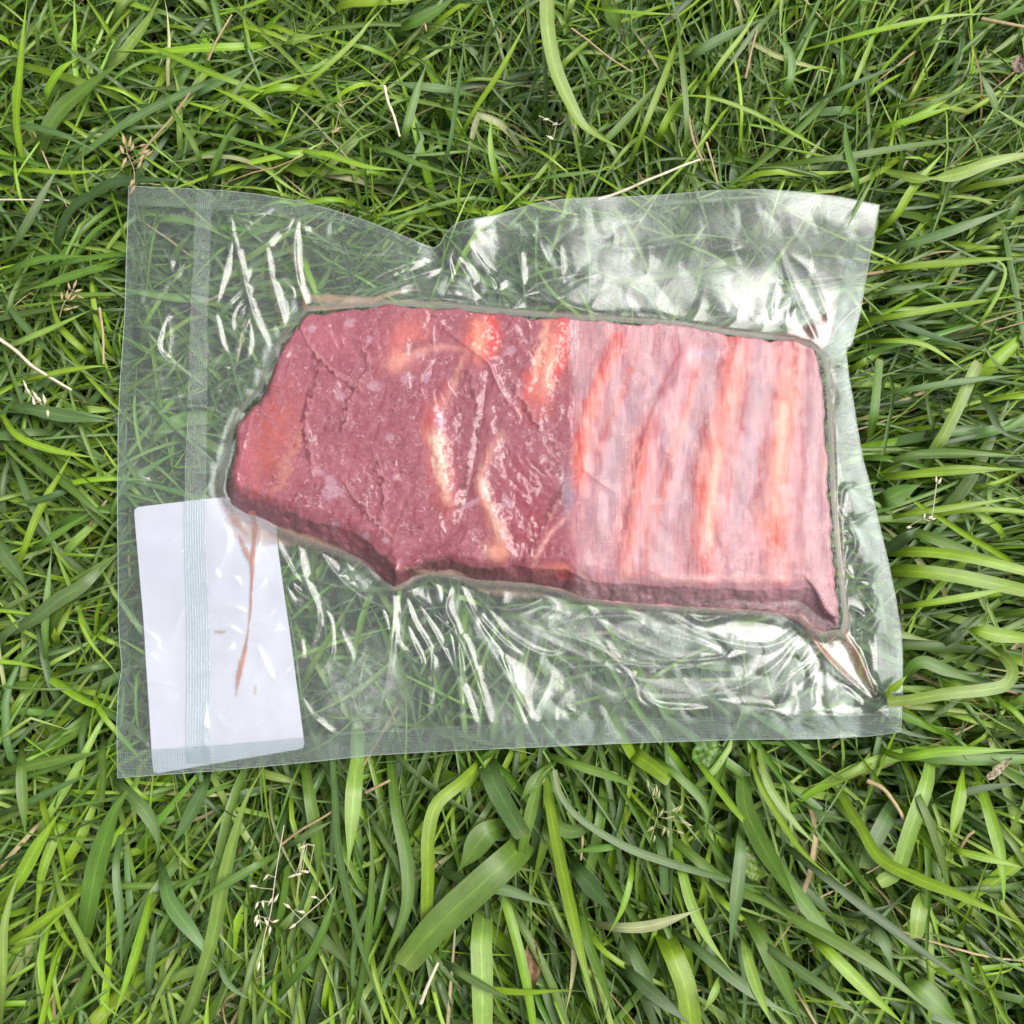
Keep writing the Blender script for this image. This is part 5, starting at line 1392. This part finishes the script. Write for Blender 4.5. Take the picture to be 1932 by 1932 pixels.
# a few blades are kinked
kk = (rng.uniform(0, 1, N) < 0.07)[:, None]; kp = rng.uniform(0.35, 0.75, N)[:, None]
aa = aa + kk * (s > kp) * rng.normal(0, 1.0, N)[:, None]
step = bl[:, None] / (n - 1)
x = bx[:, None] + np.cumsum(np.cos(aa) * step, 1) - np.cos(aa[:, :1]) * step
y = by[:, None] + np.cumsum(np.sin(aa) * step, 1) - np.sin(aa[:, :1]) * step
zt = (-0.030 + 0.064 * layer)[:, None]
zz = -0.040 + (zt + 0.040) * (1 - (1 - np.clip(s * rng.uniform(1.6, 3.0, N)[:, None], 0, 1)) ** 2) - 0.012 * rng.uniform(0, 1, N)[:, None] * smooth(0.5, 1, s)
zz = np.clip(zz + 0.002 * gnoise(x * 60, y * 60, 101), -0.040, 0.038)
sel = np.arange(x.size)
z = cap_under_bag(x.ravel(), y.ravel(), zz.ravel(), 0.001).reshape(x.shape)
wv = np.minimum(0.65 + 0.9 * s, 1) * (1 - smooth(0.45, 1.0, s) ** 1.3 * 0.985)
wid = bw[:, None] * wv
roll = rng.normal(0, 0.45, N)[:, None] + rng.normal(0, 0.5, N)[:, None] * (s - 0.5)
pal = np.array([PAL['y'], PAL['g'], PAL['b'], PAL['g'], PAL['l'], PAL['d'], PAL['c'], PAL['s']])
pk = rng.choice(8, N, p=[0.24, 0.24, 0.20, 0.10, 0.11, 0.07, 0.015, 0.025])
tuft = np.repeat(rng.normal(1, 0.10, NT), per)[:, None]
bw = np.where(pk == 7, bw * .55, bw); wid = bw[:, None] * wv
col = pal[pk] * rng.normal(1, 0.14, N)[:, None].clip(.6, 1.4) * tuft * (1 + rng.normal(0, 0.05, (N, 3)))
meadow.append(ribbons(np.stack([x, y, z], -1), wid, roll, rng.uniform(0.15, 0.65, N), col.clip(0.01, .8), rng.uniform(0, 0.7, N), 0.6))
# the lawn goes on beyond the frame, coarser
N2 = 11000
rad = 0.34 + 0.95 * rng.uniform(0, 1, N2) ** 1.3; th = rng.uniform(0, 2 * math.pi, N2)
sc_ = np.maximum(np.abs(np.cos(th)), np.abs(np.sin(th)))
x2 = rad * np.cos(th) / sc_; y2 = rad * np.sin(th) / sc_
s2 = np.linspace(0, 1, 8)[None]; k2 = (1 + 2.0 * (rad - 0.34))[:, None]
a2 = rng.uniform(0, 6.283, N2)[:, None] + rng.normal(0, .5, N2)[:, None] * s2
st = rng.uniform(0.05, 0.13, N2)[:, None] / 7 * k2 ** .5
x2 = x2[:, None] + np.cumsum(np.cos(a2) * st, 1); y2 = y2[:, None] + np.cumsum(np.sin(a2) * st, 1)
z2 = -0.040 + (rng.uniform(0.03, 0.076, N2)[:, None]) * (1 - (1 - np.clip(s2 * 2.0, 0, 1)) ** 2) - 0.01 * s2 ** 3
ok = ~((np.abs(x2) < 0.31).any(1) & (np.abs(y2) < 0.31).any(1))
wv2 = np.minimum(0.65 + 0.9 * s2, 1) * (1 - smooth(0.45, 1.0, s2) ** 1.3 * 0.98)
w2 = rng.uniform(0.0009, 0.0024, N2)[:, None] * wv2 * k2
c2 = pal[rng.choice(8, N2, p=[0.24, 0.24, 0.20, 0.10, 0.11, 0.07, 0.015, 0.025])] * rng.normal(1, .12, N2)[:, None]
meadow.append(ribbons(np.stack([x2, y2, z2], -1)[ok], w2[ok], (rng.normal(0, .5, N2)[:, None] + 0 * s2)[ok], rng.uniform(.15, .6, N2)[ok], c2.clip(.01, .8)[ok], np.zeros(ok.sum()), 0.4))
Vs, Fs, Us, Cs, k = [], [], [], [], 0
for V, F, uv, c in meadow:
    Vs.append(V); Fs.append(F + k); Us.append(uv); Cs.append(c); k += len(V)
o = mesh_np('lawn_grass', np.vstack(Vs), np.vstack(Fs), M_GRASS, col=np.vstack(Cs), uv=np.vstack(Us))
tag(o, 'dense tangled green lawn grass around and beneath the bag', 'grass', kind='stuff')

# thatch: dead stems and scraps between the blades, thicker on the right
NS = 5200
x0 = rng.uniform(-0.36, 0.36, NS); y0 = rng.uniform(-0.37, 0.35, NS)
ix, iy = toimg(x0, y0, 0.01)
keepm = rng.uniform(0, 1, NS) < 0.22 + 0.78 * smooth(1450, 1800, ix) * (smooth(500, 150, iy) + smooth(1400, 1600, iy)).clip(0, 1)
x0, y0 = x0[keepm], y0[keepm]; NS = len(x0)
ln = rng.lognormal(math.log(0.022), 0.5, NS).clip(0.005, 0.07); an = rng.uniform(0, 6.283, NS)
s6 = np.linspace(0, 1, 6)[None]
aa = an[:, None] + rng.normal(0, 0.5, NS)[:, None] * s6
x = x0[:, None] + np.cumsum(np.cos(aa) * ln[:, None] / 5, 1); y = y0[:, None] + np.cumsum(np.sin(aa) * ln[:, None] / 5, 1)
z = rng.uniform(-0.036, 0.008, NS)[:, None] + rng.normal(0, 0.004, NS)[:, None] * (s6 - .5)
z = cap_under_bag(x.ravel(), y.ravel(), z.clip(-0.040).ravel(), 0.001).reshape(x.shape)
cs = np.array([(0.30, 0.20, 0.09), (0.20, 0.13, 0.07), (0.42, 0.32, 0.18), (0.12, 0.07, 0.04), (0.50, 0.42, 0.27)])[rng.choice(5, NS, p=[.3, .27, .18, .15, .1])]
V, F, uv, c = ribbons(np.stack([x, y, z], -1), np.broadcast_to(rng.uniform(0.0002, 0.0008, NS)[:, None], x.shape) * np.array([.6, 1, 1, 1, .9, .3])[None], rng.normal(0, .8, NS)[:, None] + 0 * x, np.full(NS, .4), cs * rng.uniform(.7, 1.2, NS)[:, None])
o = mesh_np('dry_thatch', V, F, M_STRAW, col=c)
tag(o, 'dry brown stems and scraps lying on the soil between the grass', 'dead grass', kind='stuff')

# single straws that show on top
ST = [(Cc, [(355, 195), (470, 280), (620, 400), (780, 500)], 17, 's', 'thin tan straw beside the widest pale blade near the top edge'),
      (Cc, [(1160, 800), (1190, 950), (1230, 1050), (1265, 1110)], 26, 's', 'tan straw leaning beside the upright green blade above the bag'),
      (Cc, [(1285, 980), (1330, 1130), (1362, 1265)], 18, 's', 'golden yellow straw just above the top edge of the bag, right half'),
      (Cc, [(540, 1362), (800, 1272), (1000, 1195), (1130, 1140), (1245, 1100)], 24, 'w', 'long pale dry straw touching the top edge of the bag'),
      (B, [(720, 592), (745, 700), (785, 800), (826, 942)], 24, 'w', 'white dry stem standing out among the grass at the top middle'),
      (Mc, [(-20, 1110), (130, 1215), (250, 1330), (400, 1425), (575, 1530)], 32, 'w', 'long pale straw slanting down at the left edge beside the bag'),
      (Mc, [(800, 870), (815, 980), (830, 1100), (832, 1320)], 26, 's', 'short tan straw standing close to the left side of the bag'),
      (Hc, [(0, 700), (150, 590), (290, 510), (375, 455)], 20, 's', 'tan straw under the bottom edge of the bag left of the pale blade'),
      (Hc, [(590, 335), (660, 300), (760, 250)], 26, 's', 'short tan straw right of the wide pale hanging blade'),
      (A, [(970, 1060), (1080, 930), (1180, 820), (1310, 640)], 22, 's', 'dry pinkish straw slanting above the upper left corner of the bag'),
      (A, [(-20, 1378), (150, 1378), (340, 1382)], 16, 'w', 'thin pale straw lying level at the left edge above the bag corner'),
      (A, [(1435, 415), (1500, 270), (1600, 100)], 20, 's', 'tan straw near the top edge left of the middle'),
      (D_, [(1640, 130), (1800, 160), (1960, 190)], 34, 's', 'golden dry blade in the top right corner'),
      (D_, [(10, 540), (50, 350), (90, 210)], 22, 's', 'tan straw leaning left of the nearly level bright blade at the upper right'),
      (J, [(1490, 720), (1540, 640), (1590, 600)], 30, 's', 'short reddish-tan dry stem at the lower right'),
      (J, [(850, 255), (960, 310), (1060, 440), (1110, 540)], 34, 's', 'dry tan stem bent beside the wide pale bent blade at the lower right'),
      (I, [(1500, 1300)] * 0 + [(400, 470), (430, 650), (420, 800)], 22, 's', 'dry stalk in the dark gap below the bag, right of the yellow blade'),
      (Hc, [(970, 1790), (1030, 1640), (1090, 1510)], 30, 'w', 'pale straw below the cut end of the widest folded blade')]
for crop, pts, w_, kind, label in ST:
    ip = np.array(Q(crop, pts)); c = spline(ip, 16)
    z = np.full(16, 0.0405) - 0.006 * np.linspace(1, 0, 16) ** 2
    x, y = P(c[:, 0], c[:, 1], z)
    z = cap_under_bag(x, y, z, 0.0004)
    V, F = tube(np.c_[x, y, z], w_ * crop[2] / 1.325 * PX * 0.5 * np.linspace(1, .7, 16) * (1 + .12 * np.sin(np.arange(16) * 2.1)), 6, 0.6)
    ctr = V.mean(0)
    o = mesh_np('straw', V - ctr, F, M_STRAW, col=np.tile(np.array(PAL[kind]) * rng.uniform(.8, 1.05), (len(V), 1)))
    o.location = ctr
    tag(o, label, 'straw', 'dry straws lying in the grass')


# seed heads
def spikelet(c, d, L, r):
    """small pointed husk: verts, quads"""
    d = np.array(d, float); d /= np.linalg.norm(d)
    s = np.linspace(0, 1, 6)
    return tube(np.array(c)[None] + d[None] * (s[:, None] * L), r * np.array([.25, .9, 1, .75, .4, .05]), 6, .7)


def seed_head(crop, stem, seeds, label, kind='w', z0=0.043, L=0.0042, R_=0.00075):
    root_i = np.array(Q(crop, stem)); c = spline(root_i, 24)
    z = np.full(24, z0)
    x, y = P(c[:, 0], c[:, 1], z)
    root = empty('seed_head', (float(x.mean()), float(y.mean()), z0 - .002))
    tag(root, label, 'seed head', 'seed heads of grass')
    cc_ = np.array(PAL[kind])
    parts = [tube(np.c_[x, y, z], 0.00028, 5)]
    sp = []
    for (sx_, sy_, a) in seeds:
        q = np.array(Q(crop, [(sx_, sy_)]))[0]
        X_, Y_ = P(q[0], q[1], z0 + .0008)
        j = np.argmin((x - X_) ** 2 + (y - Y_) ** 2)
        parts.append(tube(np.array([[x[j], y[j], z[j]], [(x[j] + X_) / 2, (y[j] + Y_) / 2, z0 + .0012], [X_, Y_, z0 + .0008]]), 0.00016, 4))
        sp.append(spikelet((float(X_), float(Y_), z0 + .0008), (math.cos(R(a)), math.sin(R(a)), rng.uniform(-.2, .3)), L * rng.uniform(.8, 1.2), R_ * rng.uniform(.85, 1.2)))
    V, F = join(parts)
    o = mesh_np('stalk', V, F, M_STRAW, col=np.tile(cc_ * .8, (len(V), 1))); o.parent = root; o.matrix_parent_inverse = Matrix.Translation(-root.location)
    for V, F in sp:
        o = mesh_np('spikelet', V, F, M_STRAW, col=np.tile(cc_ * rng.uniform(.8, 1.05), (len(V), 1))); o.parent = root; o.matrix_parent_inverse = Matrix.Translation(-root.location)


seed_head(G, [(1960, 560), (1925, 760), (1895, 950), (1870, 1150), (1830, 1300), (1795, 1480)],
          [(1720, 980, 0), (1780, 1090, 250), (1775, 1180, 250), (1850, 1250, 120), (1865, 1260, 260), (1880, 1230, 20), (1790, 1500, 262), (1880, 1060, 240), (1810, 1080, 280), (1890, 1090, 60), (1850, 900, 230), (1780, 1210, 260)],
          'long drooping dry seed head below the label, left of the bottom middle')
seed_head(Hc, [(370, 990), (300, 1070), (200, 1160), (110, 1240)], [(255, 1060, 170), (170, 1160, 175), (110, 1240, 215), (70, 1130, 150)],
          'sparse pale seed head left of the long narrow blade below the bag')
seed_head(Hc, [(240, 700), (180, 690)], [(180, 700, 200), (200, 885, 170), (150, 895, 190), (110, 900, 200)], 'few pale husks lying under the bottom edge of the bag')
seed_head(I, [(900, 660), (930, 560), (950, 470), (920, 380), (885, 300)],
          [(885, 300, 95), (915, 360, 80), (945, 340, 95), (955, 370, 80), (1040, 460, 25), (1085, 465, 50), (1010, 510, 10), (1110, 530, -20), (1140, 550, -15), (1000, 570, 250), (1020, 590, 275), (930, 630, 260), (960, 500, 60), (1080, 600, -20), (920, 570, 220), (1050, 470, 40)],
          'green-white branching seed head in the grass below the right half of the bag', 'c', 0.0445)
seed_head(A, [(860, 960), (880, 1060), (920, 1160), (930, 1250)],
          [(860, 1000, 100), (890, 1010, 80), (850, 1060, 110), (905, 1040, 70), (960, 1010, 10), (980, 1060, 25), (960, 1110, 50), (1000, 1080, 40), (950, 1160, 60), (920, 1240, 250), (930, 1280, 240), (870, 1090, 250)],
          'tan seed head drooping over the upper left corner of the bag', 's', 0.0455, 0.005, .001)
seed_head(Mc, [(480, 940), (510, 840), (560, 770), (600, 700)],
          [(560, 720, 100), (590, 710, 70), (600, 740, 20), (620, 770, -20), (540, 800, 60), (560, 810, 40), (580, 870, 20), (510, 885, 10), (530, 790, 80), (500, 800, 100)],
          'small pinkish-tan seed head in a dark gap left of the bag', 's', 0.038, 0.0045, .0008)
seed_head(Mc, [(200, 1540), (270, 1590), (340, 1650), (385, 1690)],
          [(215, 1520, 110), (240, 1560, 120), (300, 1590, 130), (275, 1650, 100), (365, 1640, 100), (380, 1690, 280), (330, 1620, 140)],
          'pale seed head near the left edge above the bright kinked blade', 'w', 0.038, 0.0045, .0008)
seed_head(Fc, [(1230, 540), (1290, 540), (1330, 290)], [(1240, 540, 80), (1270, 540, 20), (1290, 545, 5), (1325, 290, 90), (1340, 300, 60), (1120, 605, 10)], 'scattered little husks on the grass right of the bag', 'w', 0.043, .003)
seed_head(Cc, [(130, 800), (200, 830), (260, 860), (310, 830)], [(200, 820, 190), (260, 850, 200), (300, 840, 60), (230, 960, 160), (380, 900, 100), (390, 930, 80)], 'pale dry husks at the foot of the widest pale blade', 'w', 0.038, .004)
seed_head(B, [(520, 700), (430, 730), (380, 890)], [(425, 740, 130), (350, 915, 10), (375, 900, 30), (1000, 160, 280)], 'a few tan husks in the dark gaps near the top middle', 's', 0.037, .0045)


# dead leaves and the round leaf
def leaf(name, crop, cx, cy, L, Wd, ang_, z0, colr, label, cat, curl=0.3, mat=None, seed=1):
    k = crop[2] / 1.325
    c = np.array(Q(crop, [(cx, cy)]))[0]
    X0, Y0 = P(c[0], c[1], z0)
    u = np.linspace(0, 1, 18)[:, None]; v = np.linspace(-1, 1, 11)[None]
    pr = np.sin(np.pi * u ** 0.8) ** 0.6
    px_ = (u - .5) * L * k * PX; py_ = v * pr * Wd * .5 * k * PX * (1 + .18 * gnoise(u * 5 + 0 * v, v * 0 + np.sign(v) * 3 + 0 * u, seed))
    h = curl * (Wd * k * PX) * (np.abs(v) ** 2 * .5) * np.ones_like(u) + .0022 * gnoise(u * 9 + 0 * v, v * 3.5 + u * 2, seed + 1) - 0.0006 * np.exp(-(v * 6) ** 2)
    ca, sa = math.cos(R(ang_)), math.sin(R(ang_))
    V = np.stack([X0 + px_ * ca - py_ * sa, Y0 + px_ * sa + py_ * ca, z0 + h + 0 * px_], -1)
    V[..., 2] = cap_under_bag(V[..., 0].ravel(), V[..., 1].ravel(), V[..., 2].ravel(), 0.0004).reshape(V.shape[:2])
    V = V.reshape(-1, 3); F = grid_faces(11, 18)
    if np.cross(V[F[0][1]] - V[F[0][0]], V[F[0][2]] - V[F[0][0]])[2] < 0: F = F[:, ::-1]
    uvv = np.stack([np.broadcast_to((v + 1) / 2, (18, 11)), np.broadcast_to(u * 3, (18, 11))], -1).reshape(-1, 2)
    ctr = V.mean(0)
    cl = np.tile(np.array(colr), (len(V), 1)) * (1 + .7 * gnoise(V[:, 0] * 500, V[:, 1] * 900, 5))[:, None]
    o = mesh_np(name, V - ctr, F, mat or M_STRAW, col=cl.clip(.01, 1), uv=uvv); o.location = ctr
    tag(o, label, cat)


leaf('dead_leaf', D_, 1890, 450, 150, 110, 70, 0.036, (0.20, 0.15, 0.12), 'curled grey-brown dead leaf at the right edge near the top right corner', 'dead leaf', .5)
leaf('dead_leaf', Hc, 1735, 1500, 330, 120, 88, 0.027, (0.17, 0.10, 0.05), 'brown dead leaf sunk between blades near the bottom middle', 'dead leaf', .5, seed=4)
leaf('broad_leaf', I, 1640, 810, 260, 230, 250, 0.0375, (0.11, 0.19, 0.02), 'rounded green weed leaf half hidden under grass in the lower right part', 'leaf', .1, M_GRASS, seed=7)
leaf('broad_leaf', I, 1290, 60, 230, 200, 200, 0.031, (0.08, 0.18, 0.02), 'crinkled green weed leaf just under the bottom edge of the bag', 'leaf', .2, M_GRASS, seed=9)
leaf('dead_leaf', J, 1760, 170, 230, 60, 40, 0.039, (0.30, 0.26, 0.18), 'flat pale dry leaf scrap near the right edge, lower right corner area', 'dead leaf', .2, seed=11)
